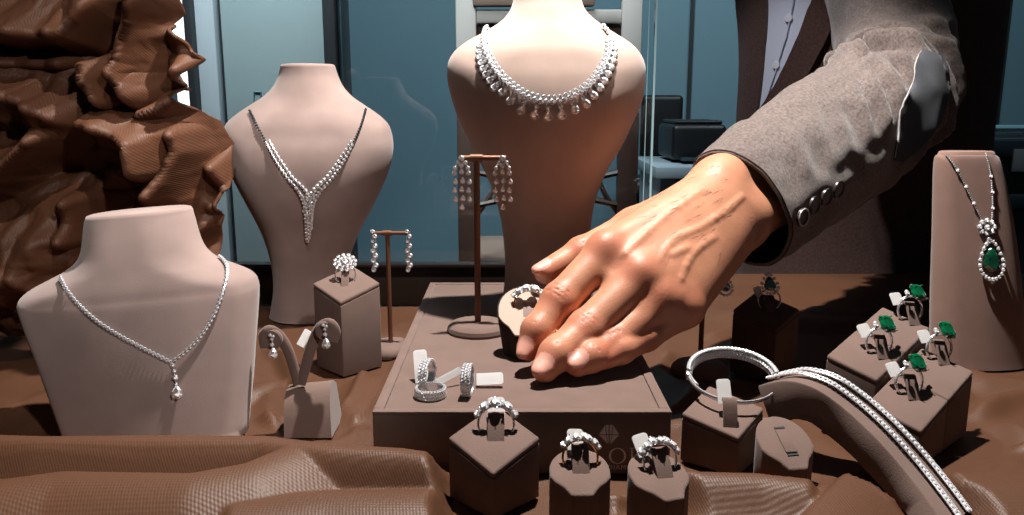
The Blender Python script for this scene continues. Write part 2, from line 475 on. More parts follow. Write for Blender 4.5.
# printed diamond mark and letters on the front face
YF = PY0 - .0002
def FP(px, py): q = P(px, py, YF); return V((q.x, YF, q.z))
mb = MB()
pts = dict(l=(598.8, 435), r=(619.8, 435), t=(609, 424.5), b=(609, 444.5), tl=(604.5, 425), tr=(614, 425))
def bar(a, b, w=.7):
    A, B = FP(*a), FP(*b); dv = (B - A).normalized(); s = V((-dv.z, 0, dv.x)) * (w / 1667 / 2); q = V((0, .00015, 0))
    mb.add([A - s, B - s, B + s, A + s, A - s + q, B - s + q, B + s + q, A + s + q],
           [(0, 1, 2, 3), (7, 6, 5, 4), (0, 4, 5, 1), (1, 5, 6, 2), (2, 6, 7, 3), (3, 7, 4, 0)])
def poly(pp):
    q = [FP(*p) for p in pp]; n = len(q); e = V((0, .00015, 0))
    mb.add(q + [p + e for p in q], [tuple(range(n)), tuple(reversed(range(n, 2 * n)))] + [(i, n + i, n + (i + 1) % n, (i + 1) % n) for i in range(n)])
for sgn in (-1, 1):
    cx = 609.2
    f = lambda dx, y: (cx + sgn * dx, y)
    poly([f(.6, 425), f(3.4, 425), f(2.2, 434.3), f(.6, 434.3)])
    poly([f(4.1, 425.3), f(9.8, 434.3), f(3.2, 434.3)])
    poly([f(.6, 435.2), f(2.6, 435.2), f(.6, 443.6)])
    poly([f(3.2, 435.2), f(9.8, 435.2), f(1.4, 444)])
mb.build('diamond_logo', M['print'], pl, smooth=0)
mb = MB()
def letter_o(cx, cy, rx, ry, t0, t1):
    n = 36
    for k in range(n):
        a, b = 2 * PI * k / n, 2 * PI * (k + 1) / n
        def pt(an, inner): 
            return (cx + (rx - (t1 if inner else 0)) * math.cos(an), cy + (ry - (t0 if inner else 0)) * math.sin(an))
        poly([pt(a, 0), pt(b, 0), pt(b, 1), pt(a, 1)])
letter_o(617.5, 456, 8.6, 8, .8, 2.0)
bar((632, 448.2), (632, 463.6), 1.7); bar((629.6, 448.2), (634.6, 448.2)); bar((629.6, 463.8), (640, 463.8)); bar((640, 460.4), (640, 464.1), .8)
bar((644.4, 448.2), (644.4, 463.6), 1.7); bar((642, 448.2), (647, 448.2)); bar((642, 463.8), (647, 463.8))
mb.build('large_lettering', M['print'], pl, smooth=0)
cu = bpy.data.curves.new('text', 'FONT'); cu.body = 'DIAMO'; cu.size = 1.; cu.extrude = 0.0; cu.space_character = 1.15
to = bpy.data.objects.new('text', cu); COL.objects.link(to)
bpy.context.view_layer.update()
tm = bpy.data.meshes.new_from_object(to.evaluated_get(bpy.context.evaluated_depsgraph_get()))
bpy.data.objects.remove(to)
A, B = FP(607.5, 469.5), FP(632, 469.5)
wid = max(v.co.x for v in tm.vertices); sc = (B.x - A.x) / wid
mb = MB(); mb.add([V((A.x + v.co.x * sc, YF, A.z + v.co.y * sc)) for v in tm.vertices], [tuple(p.vertices) for p in tm.polygons])
mb.build('small_lettering', M['print'], pl, smooth=0)

# ================================================================== busts
def bust_mb(rows, Y0, tilt=0., zbase=None, n=41, sub=6, flat=.35, cap=True):
    """rows: (pixel row, left x, right x, depth of the front, depth of the back, edge radius, shift of the edge plane)"""
    R_ = catmull(rows, sub); m = len(R_)
    hw = np.zeros(m); cx = np.zeros(m); zz = np.zeros(m)
    for i, r in enumerate(R_):
        a, b = P(r[1], r[0], Y0 + r[6]), P(r[2], r[0], Y0 + r[6]); cx[i] = (a.x + b.x) / 2; hw[i] = (b.x - a.x) / 2; zz[i] = a.z
    if zbase is not None: zz = np.maximum(zz, zbase)
    # outlines carried a little past both ends, so that only the sides count as edges
    def outline(sg):
        o = [(cx[i] + sg * hw[i], zz[i]) for i in range(m)]
        return [(o[0][0], o[0][1] + .05)] + o + [(o[-1][0], o[-1][1] - .05)]
    HW = hw.max(); rings = []
    tt = np.linspace(-1, 1, n); tt = np.sin(tt * PI / 2)
    XS = cx[:, None] + hw[:, None] * tt[None, :]; ZS = np.repeat(zz[:, None], n, 1)
    d = np.minimum(seg_dist(XS, ZS, outline(-1))[0], seg_dist(XS, ZS, outline(1))[0])
    d[:, 0] = 0; d[:, -1] = 0
    for i in range(m):
        af, ab, rr, yo = R_[i][3:7]; fr = []; bk = []
        for j in range(n):
            t = min(1, d[i, j] / rr); g = math.sqrt(max(0, 1 - (1 - t) ** 2.2))
            x = XS[i, j]; k = 1 - flat * ((x - cx[i]) / HW) ** 2
            z = zz[i] + tilt * (x - cx[i])
            fr.append(V((x, Y0 + yo - af * k * g, z))); bk.append(V((x, Y0 + yo + ab * g, z)))
        rings.append(fr + bk[-2:0:-1])
    top = rings[0]; nn = len(top); cc = sum(top, V()) / nn
    mb = MB(); mb.loft([[cc + (p - cc) * .90 + V((0, 0, .0026)) for p in top], [cc + (p - cc) * .965 + V((0, 0, .002)) for p in top]] + rings)
    return mb

BIG = [(-26, 516, 579, .026, .022, .034, .010), (-12, 515, 580, .027, .022, .034, .010), (2, 513, 582, .029, .023, .034, .010), (12, 509, 587, .031, .023, .034, .009), (22, 500, 598, .033, .024, .034, .008),
       (32, 484, 613, .035, .025, .034, .006), (42, 466, 629, .037, .025, .034, .004), (52, 454, 639, .039, .025, .034, .002), (64, 448, 644.5, .041, .025, .034, .001), (80, 447.5, 645, .044, .025, .034, 0),
       (100, 452, 642, .047, .025, .034, 0), (120, 459, 634, .048, .025, .034, .002), (145, 471, 622, .047, .025, .034, .005), (170, 484, 607, .043, .025, .034, .009), (200, 496, 595, .038, .026, .034, .013),
       (235, 503, 590, .033, .027, .036, .017), (275, 505, 589, .032, .028, .037, .018), (316, 500, 594, .035, .03, .038, .018)]
bt = thing('necklace_bust', 'largest warm beige suede necklace bust, standing on the platform behind the hand', 'display bust', (.037, .70, TZ))
BIGMB = bust_mb(BIG, .695, zbase=TZ); BIG_BVH = bvh_of(BIGMB)
BIGMB.build('bust_form', M['suede_big'], bt, smooth=70)

LB = [(67, 281, 335, .026, .024, .032, .010), (76, 279, 338, .027, .024, .032, .010), (87, 273.5, 343.5, .029, .024, .032, .009), (97, 263, 353, .031, .024, .032, .008), (106, 249, 366, .033, .024, .032, .006), (115, 236, 379, .036, .024, .032, .004),
      (124, 227, 388, .038, .024, .032, .002), (135, 223.5, 392, .040, .024, .032, .001), (150, 225, 393, .043, .024, .032, 0), (170, 231, 389, .045, .024, .032, .001), (190, 241, 381, .045, .024, .032, .004),
      (210, 252, 371, .042, .024, .032, .008), (230, 262, 360.5, .037, .024, .032, .013), (250, 269, 352, .033, .025, .033, .017), (270, 273, 347, .031, .026, .034, .02), (292, 274, 346, .031, .027, .034, .02), (323, 269, 351, .034, .03, .036, .02)]
bt2 = thing('necklace_bust', 'tall beige suede necklace bust in front of the pale teal door', 'display bust', (-.2, .82, 0))
LBMB = bust_mb(LB, .80, zbase=0); LB_BVH = bvh_of(LBMB)
LBMB.build('bust_form', M['suede'], bt2, smooth=70)

LF = [(214, 87, 192, 0.022, 0.02, 0.03, 0.032), (222, 85.5, 194, 0.022, 0.02, 0.03, 0.0298), (233, 84.5, 197, 0.023, 0.02, 0.03, 0.0277), (245, 83, 201, 0.024, 0.02, 0.03, 0.0253), (255, 78, 207, 0.025, 0.02, 0.03, 0.0235), (264, 66, 218, 0.026, 0.019, 0.026, 0.022), (271, 51, 233, 0.026, 0.018, 0.02, 0.02), (278, 35, 247, 0.026, 0.017, 0.016, 0.018), (285, 24, 255, 0.026, 0.016, 0.013, 0.0162), (293, 19.5, 258, 0.026, 0.016, 0.012, 0.0145), (302, 21, 258.5, 0.026, 0.016, 0.011, 0.0125), (325, 30, 257, 0.026, 0.016, 0.01, 0.0085), (350, 40, 255, 0.025, 0.016, 0.01, 0.0035), (380, 51, 253, 0.024, 0.016, 0.01, -0.002), (420, 65, 249, 0.022, 0.016, 0.01, -0.01), (470, 82, 245, 0.02, 0.016, 0.01, -0.019)]
bt3 = thing('necklace_bust', 'short wide beige suede bust at the front left, behind the folded cloth', 'display bust', (-.235, .5, 0))
LFMB = bust_mb(LF, .52, tilt=.085, zbase=-.0005, flat=.5); LF_BVH = bvh_of(LFMB)
LFMB.build('bust_form', M['suede'], bt3, smooth=70)
# ================================================================== stands
SUE = M['suede_dark']
def corner_block(name, label, corners, tops, m, pad=.0035, loc=None, cat='ring stand', group=None):
    """block over a four-cornered plan with a slanted padded top (heights per corner)"""
    c = [V((p[0], p[1], 0)) for p in corners]; mid = sum(c, V()) / 4
    t = thing(name, label, cat, (mid.x, mid.y, 0), group)
    def blk(lo, hi, bev):
        bm = bmesh.new()
        a = [bm.verts.new((c[i].x, c[i].y, lo[i])) for i in range(4)]; b = [bm.verts.new((c[i].x, c[i].y, hi[i])) for i in range(4)]
        for i in range(4): bm.faces.new((a[i], a[(i + 1) % 4], b[(i + 1) % 4], b[i]))
        bm.faces.new(a[::-1]); bm.faces.new(b); bmesh.ops.recalc_face_normals(bm, faces=bm.faces[:])
        bmesh.ops.bevel(bm, geom=bm.edges[:], offset=bev, segments=3, affect='EDGES', profile=.5)
        mb = MB(); mb.bm(bm); return mb
    blk([0] * 4, [z - pad - .0003 for z in tops], .0008).build('block_body', m, t)
    blk([z - pad for z in tops], tops, .0013).build('top_pad', m, t)
    # plane of the top: height at a plan point
    A = np.array([[p.x, p.y, 1] for p in c]); q = np.linalg.lstsq(A, np.array(tops), rcond=None)[0]
    t_top = lambda x, y: q[0] * x + q[1] * y + q[2]
    return t, t_top, V((-q[0], -q[1], 1)).normalized()
def diag_block(name, label, cx, cy, side, zc, slope, m, rz=PI / 4, **k):
    h = side / math.sqrt(2); cs = []; ts = []
    for i in range(4):
        a = rz + PI / 4 + i * PI / 2 + PI
        p = (cx + h * math.cos(a), cy + h * math.sin(a)); cs.append(p); ts.append(zc + slope * (p[1] - cy))
    return corner_block(name, label, cs, ts, m, **k)

def dome_poly(s=1.0):
    o = []
    for k in range(17):
        a = PI * k / 16; o.append((.0165 * math.cos(a) * s, .0165 * math.sin(a) * s))
    o += [(-.0163 * s, -.005 * s), (-.0135 * s, -.009 * s), (-.0092 * s, -.0125 * s), (-.0060 * s, -.0175 * s), (-.0052 * s, -.0185 * s), (.0052 * s, -.0185 * s), (.0060 * s, -.0175 * s), (.0092 * s, -.0125 * s), (.0135 * s, -.009 * s), (.0163 * s, -.005 * s)]
    return o
def dome_stand(name, label, loc, zc, slope, s=1., rz=0., m=SUE, z0=0., taper=1.):
    t = thing(name, label, 'ring stand', (loc[0], loc[1], loc[2] if len(loc) > 2 else 0))
    t.rotation_euler = (0, 0, rz)
    mb = MB(); mb.prism(dome_poly(s), z0, 0, .0012 * s, 3, top=lambda x, y: zc + slope * y)
    if taper != 1:
        for p in mb.v:
            k = taper + (1 - taper) * min(1, max(0, (p.z - z0) / (zc - z0))); p.x *= k; p.y *= k
    mb.build('stand_body', m, t, world=False)
    return t

# --- a ring, built in its own space: hoop in the xz plane, front towards -y, bottom of the hoop at the origin
def hoop(mb, R_, th, wd, n=48, a0=0, a1=2 * PI):
    full = abs(a1 - a0 - 2 * PI) < 1e-6; rings = []
    for k in range(n if full else n + 1):
        a = a0 + (a1 - a0) * k / n; c, s_ = math.cos(a), math.sin(a); ring = []
        for j in range(8):
            b = 2 * PI * j / 8
            r = R_ + th * math.cos(b); ring.append(V((r * c, wd * math.sin(b), r * s_ + R_)))
        rings.append(ring)
    if full:
        m8 = len(rings); vs = [p for q in rings for p in q]
        fs = [(i * 8 + j, ((i + 1) % m8) * 8 + j, ((i + 1) % m8) * 8 + (j + 1) % 8, i * 8 + (j + 1) % 8) for i in range(m8) for j in range(8)]
        mb.add(vs, fs)
    else: mb.loft(rings)
def tongue(parent_stand, Mx, w=.0085, z=.0165, m=None, name='ring_tongue'):
    """suede strip that runs through the ring down to the pad, a part of the stand"""
    mb = MB(); path = [(.0042, z * .86), (.0026, z * .98), (.0002, z * .88), (-.0022, z * .64), (-.0045, z * .34), (-.0068, -.0006)]
    path = catmull(path, 4); rings = []
    for i, (y, zz) in enumerate(path):
        a = path[min(i + 1, len(path) - 1)] - path[max(i - 1, 0)]; nrm = np.array([-a[1], a[0]]) / np.hypot(*a) * .0007
        rings.append([V((-w / 2, y - nrm[0], zz - nrm[1])), V((w / 2, y - nrm[0], zz - nrm[1])), V((w / 2, y + nrm[0], zz + nrm[1])), V((-w / 2, y + nrm[0], zz + nrm[1]))])
    mb.loft(rings); mb.xf(Mx)
    o = wloc(parent_stand); rot = Matrix.Rotation(-parent_stand.rotation_euler.z, 3, 'Z')
    mb.v = [rot @ (p - o) for p in mb.v]
    return mb.build(name, m or SUE, parent_stand, world=False)
def tagcard(label, Mx, w=.0095, h=.013, grp='white price tags', lean=.45):
    Mx = Mx @ Matrix.Rotation(-lean, 4, 'X')
    t = thing('price_tag', label, 'price tag', Mx.translation, grp)
    q = Mx.to_3x3()
    mb = MB(); o = []
    for (sx, sz) in ((1, 0), (1, 1), (-1, 1), (-1, 0)):
        if sz == 0: o.append((sx * w / 2, 0))
        else:
            for k in range(5):
                a = PI / 2 * k / 4; r = w * .22
                if sx > 0: o.append((w / 2 - r + r * math.cos(a), h - r + r * math.sin(a)))
                else: o.append((-w / 2 + r - r * math.sin(a), h - r + r * math.cos(a)))
    th = .0003; n = len(o)
    vs = [q @ V((x, -th, z)) for x, z in o] + [q @ V((x, th, z)) for x, z in o]
    mb.add(vs, [tuple(range(n)), tuple(range(2 * n - 1, n - 1, -1))] + [(i, n + i, n + (i + 1) % n, (i + 1) % n) for i in range(n)])
    mb.build('card', M['tag'], t, smooth=0, world=False)
    return t
def basis(pos, rz=0, tilt=0, roll=0):
    """place something at pos, turned about z, leaning back by tilt (top away), rolled in its plane"""
    return Matrix.Translation(pos) @ Matrix.Rotation(rz, 4, 'Z') @ Matrix.Rotation(-tilt, 4, 'X') @ Matrix.Rotation(roll, 4, 'Y')
def ring(label, Mx, R_=.0098, metal='silver', head='five', group=None, sc=1.):
    t = link('ring', None); t.matrix_world = Mx; t.empty_display_size = .005
    tag(t, label, 'ring', group)
    mb = MB(); hoop(mb, R_, .0007, .0011); mb.build('band', M[metal], t, world=False)
    def top(a, r=0., y=0.): return V((math.sin(a) * (R_ + r), y, R_ + math.cos(a) * (R_ + r)))
    se = MB()
    if head in ('five', 'cluster', 'wave'):
        if head == 'five': spec = [(-1.08, .0050, 0), (-.57, .0062, 0), (0, .0070, 0), (.57, .0062, 0), (1.08, .0050, 0)]
        elif head == 'wave': spec = [(-1.0, .0050, .0005), (-.62, .0046, -.001), (-.28, .0052, .001), (.08, .0048, -.001), (.42, .0054, .001), (.78, .0048, -.0006), (1.12, .0048, 0)]
        else: spec = [(-.9, .0044, 0), (-.55, .0052, -.0012), (-.5, .0044, .002), (-.15, .0056, -.001), (.2, .0054, .0018), (.35, .0056, -.0016), (.75, .005, 0), (1.05, .004, .001)]
        for a, d, y in spec:
            nrm = V((math.sin(a) * .8, -.75, math.cos(a) * .8)).normalized()
            p = top(a, .0020, y - .0006)
            d *= 1.04 if R_ < .011 else 1.45; lstone('round', t, p, nrm, (0, 0, 1), d)
            # claw setting under the stone
            for k in range(4):
                b = PI / 4 + k * PI / 2; u = nrm.orthogonal().normalized(); w_ = nrm.cross(u)
                q = p + (u * math.cos(b) + w_ * math.sin(b)) * d * .5
                se.tube([top(a, .0002), q, q + nrm * d * .12], .00028, 5)
        for a0, a1 in ((-1.1, 1.1),):
            pts = [top(a0 + (a1 - a0) * k / 14, .0008, -.0002) for k in range(15)]; se.tube(pts, .0006, 6)
    elif head == 'fan':
        p = top(0, .003, -.002); nrm = V((0, -.9, .45)).normalized(); u = V((0, .45, .9)).normalized(); r = V((1, 0, 0))
        lstone('round', t, p, nrm, u, .0052)
        for ringr, cnt, d in ((.0052, 9, .0036), (.0086, 12, .0036)):
            for k in range(cnt):
                a = 2 * PI * k / cnt + .2
                q = p + (r * math.cos(a) + u * math.sin(a) * .8) * ringr - nrm * ringr * .22
                lstone('round', t, q, (nrm + (r * math.cos(a) + u * math.sin(a)) * .35), u, d)
                se.tube([p - nrm * .003, q - nrm * .001], .0003, 5)
    elif head == 'emerald':
        p = top(.25, .0040, -.0020); nrm = V((.30, -.80, .55)).normalized(); u = V((-.2, .6, .75)).normalized()
        lstone('emerald', t, p, nrm, u, (.0142, .0124, .0105))
        u = (u - nrm * u.dot(nrm)).normalized(); r = u.cross(nrm)
        for sx, sy in ((1, 1), (1, -1), (-1, 1), (-1, -1)):
            q = p + r * sx * .0060 + u * sy * .0052
            se.tube([top(.25, .0003), q, q + nrm * .0016], .00045, 6)
        for sx in (-1, 1):
            q = p + r * sx * .0098 - nrm * .0020
            lstone('round', t, q, nrm + r * sx * .3, u, (.0042, .0052, .004))
            se.tube([top(.25 + sx * .55, .0003), q - nrm * .0012], .0005, 6)
        se.tube([top(-.75 + k * .14, .0006) for k in range(15)], .0006, 6)
    elif head == 'pear':
        p = top(0, .003, -.002); nrm = V((0, -.92, .4)).normalized(); u = V((0, .4, .92)).normalized(); r = V((1, 0, 0))
        lstone('pear_emerald', t, p, nrm, u, (.0105, .0088, .009))
        for k in range(14):
            a = 2 * PI * k / 14 + PI / 2; x = math.cos(a); y = math.sin(a)
            q = p + r * .0070 * x * (1 - .35 * max(0, y)) + u * y * (.0105 if y > 0 else .0068) - nrm * .0006
            lstone('round', t, q, nrm, u, .0030)
            se.tube([top(0, .0004), q - nrm * .001], .0003, 5)
    se.build('setting', M[metal], t, world=False)
    return t

# ---- front row
d1_, top1, n1_ = diag_block('ring_block', 'corner-on taupe suede ring block with slanted top, left of the three front ring stands', G(494, 437, .0367).x, .425, .0366, .0367, .375, SUE)
rx = G(495, 437, .037).x
B1 = basis((rx + .0005, .428, top1(rx, .428) - .0055), 0, .22)
ring('white gold ring with five round diamonds on the corner-on block at the front', B1, .0102, head='five')
tongue(d1_, B1, .0095)
tagcard('white tag standing behind the five-stone ring on the front corner-on block', B1 @ basis((0, .0042, .013), 0, .05), .010, .0125)

gx = P(580, 470, .403)
s2 = dome_stand('ring_stand', 'round-backed suede ring stand holding the yellow gold ring', (gx.x, .405), .0268, .30)
B2 = basis((gx.x + .0006, .4075, .0268 + .30 * .0025 - .0055), 0, .24)
ring('yellow gold ring topped with a wavy row of round diamonds', B2, .0096, 'gold', 'cluster')
tongue(s2, B2, .0092)
tagcard('white tag standing behind the yellow gold ring', B2 @ basis((-.0022, .0042, .013), 0, .02), .0088, .0118)
gx = P(659, 475, .400)
s3 = dome_stand('ring_stand', 'round-backed suede ring stand below the grey lettering, with a white gold ring', (gx.x, .402), .0262, .34, rz=.32)
B3 = basis((gx.x + .002, .4045, .0262 + .34 * .002 - .0055), .25, .24)
ring('white gold ring with a zigzag row of diamonds below the grey lettering', B3, .0096, 'silver', 'wave')
tongue(s3, B3, .0092)
tagcard('white tag leaning behind the zigzag diamond ring', B3 @ basis((-.0055, .004, .0125), 0, .02, -.18), .0092, .0125)

# ---- small empty stand
gx = P(785, 450, .442)
s4 = dome_stand('ring_stand', 'small empty round-topped ring stand under the bangle block, no ring on it', (gx.x, .444), .0265, .52, rz=.16)
mb = MB(); mb.box((.0005, -.001, .0265 + .52 * -.001 + .0004), (.0072, .017, .0011), .0005, 2, rot=Matrix.Rotation(math.atan(.52), 3, 'X'))
mb.build('ring_tongue', SUE, s4, world=False)
mb = MB()
for yy in (-.0098, .0078): mb.box((.0005, yy, .0265 + .52 * yy + .0002), (.0068, .0016, .0007), .0002, 1, rot=Matrix.Rotation(math.atan(.52), 3, 'X'))
mb.build('slot', M['dark'], s4, world=False)

# ---- bangle block and bangle
c = G(723, 411, .032)
bb, topb, nb = diag_block('bangle_block', 'taupe suede block carrying the diamond bangle', c.x, c.y, .0375, .0325, .26, SUE, cat='bangle stand', rz=PI / 4 + .10)
def bangle(label, C, tilt, rz, rx_=.0285, ry_=.0275):
    t = link('bangle', None); t.matrix_world = Matrix.Translation(C) @ Matrix.Rotation(rz, 4, 'Z') @ Matrix.Rotation(tilt, 4, 'X'); tag(t, label, 'bangle')
    def e(a, k=0.): return V(((rx_ + k) * math.cos(a), (ry_ + k) * math.sin(a), 0))
    mb = MB(); n = 72; rings = []
    for i in range(n):
        a = 2 * PI * i / n; s_ = max(0, math.sin(a)) ; w = .0015 + .0029 * s_ ** .5; th = .0009
        rad = V((math.cos(a), math.sin(a), 0))
        rings.append([e(a) + rad * th * math.cos(b) + V((0, 0, 1)) * w * math.sin(b) for b in (2 * PI * j / 10 for j in range(10))])
    vs = [p for q in rings for p in q]
    mb.add(vs, [(i * 10 + j, ((i + 1) % n) * 10 + j, ((i + 1) % n) * 10 + (j + 1) % 10, i * 10 + (j + 1) % 10) for i in range(n) for j in range(10)])
    mb.build('band', M['silver'], t, world=False)
    for row, cnt, z, k in ((0, 36, .0034, -.0004), (1, 36, .0006, -.0018), (3, 36, -.0022, -.0018), (2, 24, .0022, -.0012)):
        for i in range(cnt):
            a = PI * (.02 + .96 * (i + .5 * (row % 2)) / (cnt - .5))
            if row == 2 : a = PI * (1.04 + .30 * i / cnt)
            if row == 2 and i > 8: break
            rad = V((math.cos(a), math.sin(a), 0))
            nrm = (-rad * (.9 if row else .2) + V((0, 0, 1.)) * (1. if row == 0 else .5))
            lstone('round', t, e(a, k) + V((0, 0, z if row != 2 else .0012)), nrm, V((0, 0, 1)) if row else rad, .0032)
    mb = MB()
    for a in (0, PI): mb.box(e(a), (.003, .0042, .005), .0006, 2)
    mb.build('hinge', M['silver'], t, world=False)
    return t
bangle('open white gold bangle set with rows of diamonds', P(732.5, 376, .497), .30, -.06)
p = P(725, 402, .475)
BT = basis((p.x, c.y - .012, topb(p.x, c.y - .012)), -.08, .1)
tongue(bb, basis((p.x, c.y - .010, topb(p.x, c.y - .010) - .002), -.08, -.1), .0085, .016)
tagcard('white tag slipped behind the suede strip under the bangle', basis((p.x - .0012, c.y - .0055, topb(p.x, c.y - .0055) + .008), -.08, .12, -.06), .0085, .0155)

# ---- four blocks with the emerald rings
F0, L0, R0 = V((.250, .459, .0255)), V((.2255, .4815, .035)), V((.3105, .5135, .045))
e1, e2 = (R0 - F0) / 2, (L0 - F0)
names = {(0, 0): ('nearest emerald ring block, front left of the four', 'nearest emerald ring, on the front left block of the four', 'white tag behind the nearest emerald ring'),
         (1, 0): ('rightmost emerald ring block of the four', 'rightmost of the four emerald rings on blocks', 'white tag behind the rightmost emerald ring'),
         (0, 1): ('leftmost emerald ring block, rear left of the four', 'leftmost of the four emerald rings on blocks', 'white tag behind the leftmost emerald ring'),
         (1, 1): ('rearmost emerald ring block of the four', 'rearmost and highest of the four emerald rings', 'white tag behind the rearmost emerald ring')}
RINGPX = {(0, 0): (908, 392), (1, 0): (938, 358), (0, 1): (878, 352), (1, 1): (909, 319)}
for j in (0, 1):
    sh = V((-.0135, .0345, .0205)) * j
    for i in (0, 1):
        a = F0 + sh + e1 * i * 1.006; g = .0001
        cs = [a, a + e1 * .994, a + e1 * .994 + e2, a + e2]
        t, tp, nn = corner_block('ring_block', names[(i, j)][0], cs, [q.z for q in cs], SUE, group=None)
        px, py = RINGPX[(i, j)]
        mid = (cs[0] + cs[1] + cs[2] + cs[3]) / 4
        q = V((mid.x, mid.y, 0)); best = None
        for k in range(400):       # foot of the ring: where the pixel ray meets the slanted top
            Yt = .44 + k * .0004; w_ = P(px, py, Yt); dd = abs(w_.z - tp(w_.x, w_.y))
            if best is None or dd < best[0]: best = (dd, w_)
        w_ = best[1]
        Bx = basis((w_.x, w_.y, tp(w_.x, w_.y) - .003), .18, .12, .10)
        ring(names[(i, j)][1], Bx, .0096, 'silver', 'emerald')
        tongue(t, Bx, .0082, .0150)
        tagcard(names[(i, j)][2], Bx @ basis((-.0068, .0035, .0125), .0, .1, -.25 + .1 * i), .0088, .0095)

# ---- curved bracelet ramp
path = [P(758, 386, .486), P(786, 381, .472), P(815, 389, .459), P(845, 410, .446), P(875, 438, .429), P(905, 472, .412), P(932, 507, .392), P(946, 527, .381)]
path = [V(p) for p in catmull([tuple(p) for p in path], 6)]
wd = V((.79, .61, 0)); WD = .030
rt_ = thing('bracelet_ramp', 'arched taupe suede bracelet ramp sloping down to the front right', 'bracelet stand', (path[-1].x, path[-1].y, 0))
mb = MB(); rings = []
for i, p in enumerate(path):
    tn = (path[min(i + 1, len(path) - 1)] - path[max(i - 1, 0)]).normalized(); up = wd.cross(tn); up = up if up.z > 0 else -up
    th = .026 if i < 4 else .026 - .010 * i / len(path)
    ring_ = []
    for (a, b) in ((0.02, 0), (.98, 0), (1, -.04), (1, -.96), (.98, -1), (.02, -1), (0, -.96), (0, -.04)):
        q = p + wd * WD * a + up * th * b; q.z = max(q.z, .0004 if b < -.5 else .001); ring_.append(q)
    rings.append(ring_)
mb.loft(rings); mb.build('ramp_body', SUE, rt_, smooth=50)
mb = MB()
foot = path[3]; mb.box((foot.x - .012 + .012, foot.y + .014, .008), (.018, .016, .018), .001); mb.build('ramp_foot', SUE, rt_)
br = thing('bracelet', 'two-row diamond bracelet laid along the arched suede ramp', 'bracelet', path[20])
se = MB()
for row, off in ((0, .0125), (1, .0235)):
    line = []
    for i, p in enumerate(path):
        tn = (path[min(i + 1, len(path) - 1)] - path[max(i - 1, 0)]).normalized(); up = wd.cross(tn); up = up if up.z > 0 else -up
        line.append(p + wd * off + up * .0024)
    line = resample(line, n=49)
    for i, p in enumerate(line):
        tn = (line[min(i + 1, 48)] - line[max(i - 1, 0)]).normalized(); up = wd.cross(tn); up = up if up.z > 0 else -up
        stone('round', br, p + up * .0006, up + V((0, -.2, 0)), tn, .0037)
    se.tube([p - up * .0001 for p in line], .0012, 6, flat=.6)
    for k in (-1, 1): se.tube([p + wd * k * .0020 + up * .0004 for p in line], .00045, 5)
se.build('setting', M['silver'], br)

# ---- right pendant display
PD = [(154, 939, 994, .010, .010, .012, .012), (158, 935.5, 998, .012, .010, .012, .012), (175, 934, 1003, .014, .010, .012, .011), (200, 933.5, 1008, .016, .010, .012, .009), (240, 933, 1015, .018, .012, .014, .005), (290, 932, 1021, .020, .014, .014, 0), (340, 932, 1025, .020, .016, .014, -.006), (372, 932, 1028, .020, .018, .014, -.010)]
pdp = thing('pendant_display', 'tall upright brown suede panel at the right edge, with the emerald pendant', 'display panel', (.43, .67, 0))
PDMB = bust_mb(PD, .672, zbase=0, flat=.6, n=31); PD_BVH = bvh_of(PDMB)
PDMB.build('panel_body', mat('taupe_brown_suede', (140, 112, 102), .93, sheen=.2, spec=.12, var=.14, vscale=50, bump=.3, bscale=1200, bdist=.0005), pdp, smooth=70)

# ---- tall dark block with emerald pear ring, behind the bangle
c = P(766, 315, .640)
db, topd, nd = diag_block('ring_block', 'dark brown suede block in shade behind the bangle, pear emerald ring on top', c.x, .640, .039, .0545, .34, M['suede_shaded'])
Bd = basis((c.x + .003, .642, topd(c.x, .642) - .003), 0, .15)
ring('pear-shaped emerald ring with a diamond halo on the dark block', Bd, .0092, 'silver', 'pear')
tongue(db, Bd, .008, .013, M['suede_shaded'])
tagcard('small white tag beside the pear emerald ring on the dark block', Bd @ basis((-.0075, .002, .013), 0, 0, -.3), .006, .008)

# ---- tall block with fan ring, right of the tall bust
c = P(343, 297, .640)
fb, topf, nf = diag_block('ring_block', 'tall taupe suede ring block beside the tall bust, fan ring on top', c.x, .655, .0395, .0735, .34, SUE, rz=PI / 4 + .02)
Bf = basis((c.x - .001, .657, topf(c.x, .657) - .003), .1, .1)
ring('ring with a fan-shaped diamond cluster on the tall block by the bust', Bf, .0085, 'silver', 'fan')
tongue(fb, Bf, .006, .012)

# ---- T-shaped earring stands
def tstand(label, base, ztop, x0, x1, rdisc, hdisc, m_disc, rr=.0023):
    t = thing('earring_stand', label, 'earring stand', base)
    mb = MB(); mb.lathe([(rdisc * .97, 0), (rdisc, hdisc * .25), (rdisc * .97, hdisc * .6), (rdisc * .86, hdisc * .88), (rdisc * .7, hdisc), (.001, hdisc * 1.02)], 40); mb.build('base', m_disc, t, world=False)
    mb = MB(); mb.tube([(0, 0, hdisc * .9), (0, 0, ztop - base.z)], rr, 12); mb.build('pole', M['rod'], t, world=False)
    mb = MB(); a, b = x0 - base.x, x1 - base.x; z = ztop - base.z
    mb.tube([(a, 0, z), (b, 0, z)], rr * .85, 12); mb.tube([(-rr * 1.9, 0, z), (rr * 1.9, 0, z)], rr * 1.25, 12); mb.build('crossbar', M['rod'], t, world=False)
    return t
b1 = G(478, 331, TZ); zt = P(481, 158, b1.y).z
tstand('bronze T-shaped earring stand on the platform, in front of the largest bust', b1, zt, P(463, 158, b1.y).x, P(506, 158, b1.y).x, .025, .008, SUE, .0025)
b2 = G(391, 352, 0); z2 = P(391, 233, b2.y).z
tstand('small bronze T-shaped earring stand between the tall block and the platform', b2, z2, P(373, 233, b2.y).x, P(410, 233, b2.y).x, .024, .009, SUE, .002)
b3 = G(698, 374, 0); z3 = P(703, 266, b3.y).z
b3.x = P(703, 300, b3.y).x
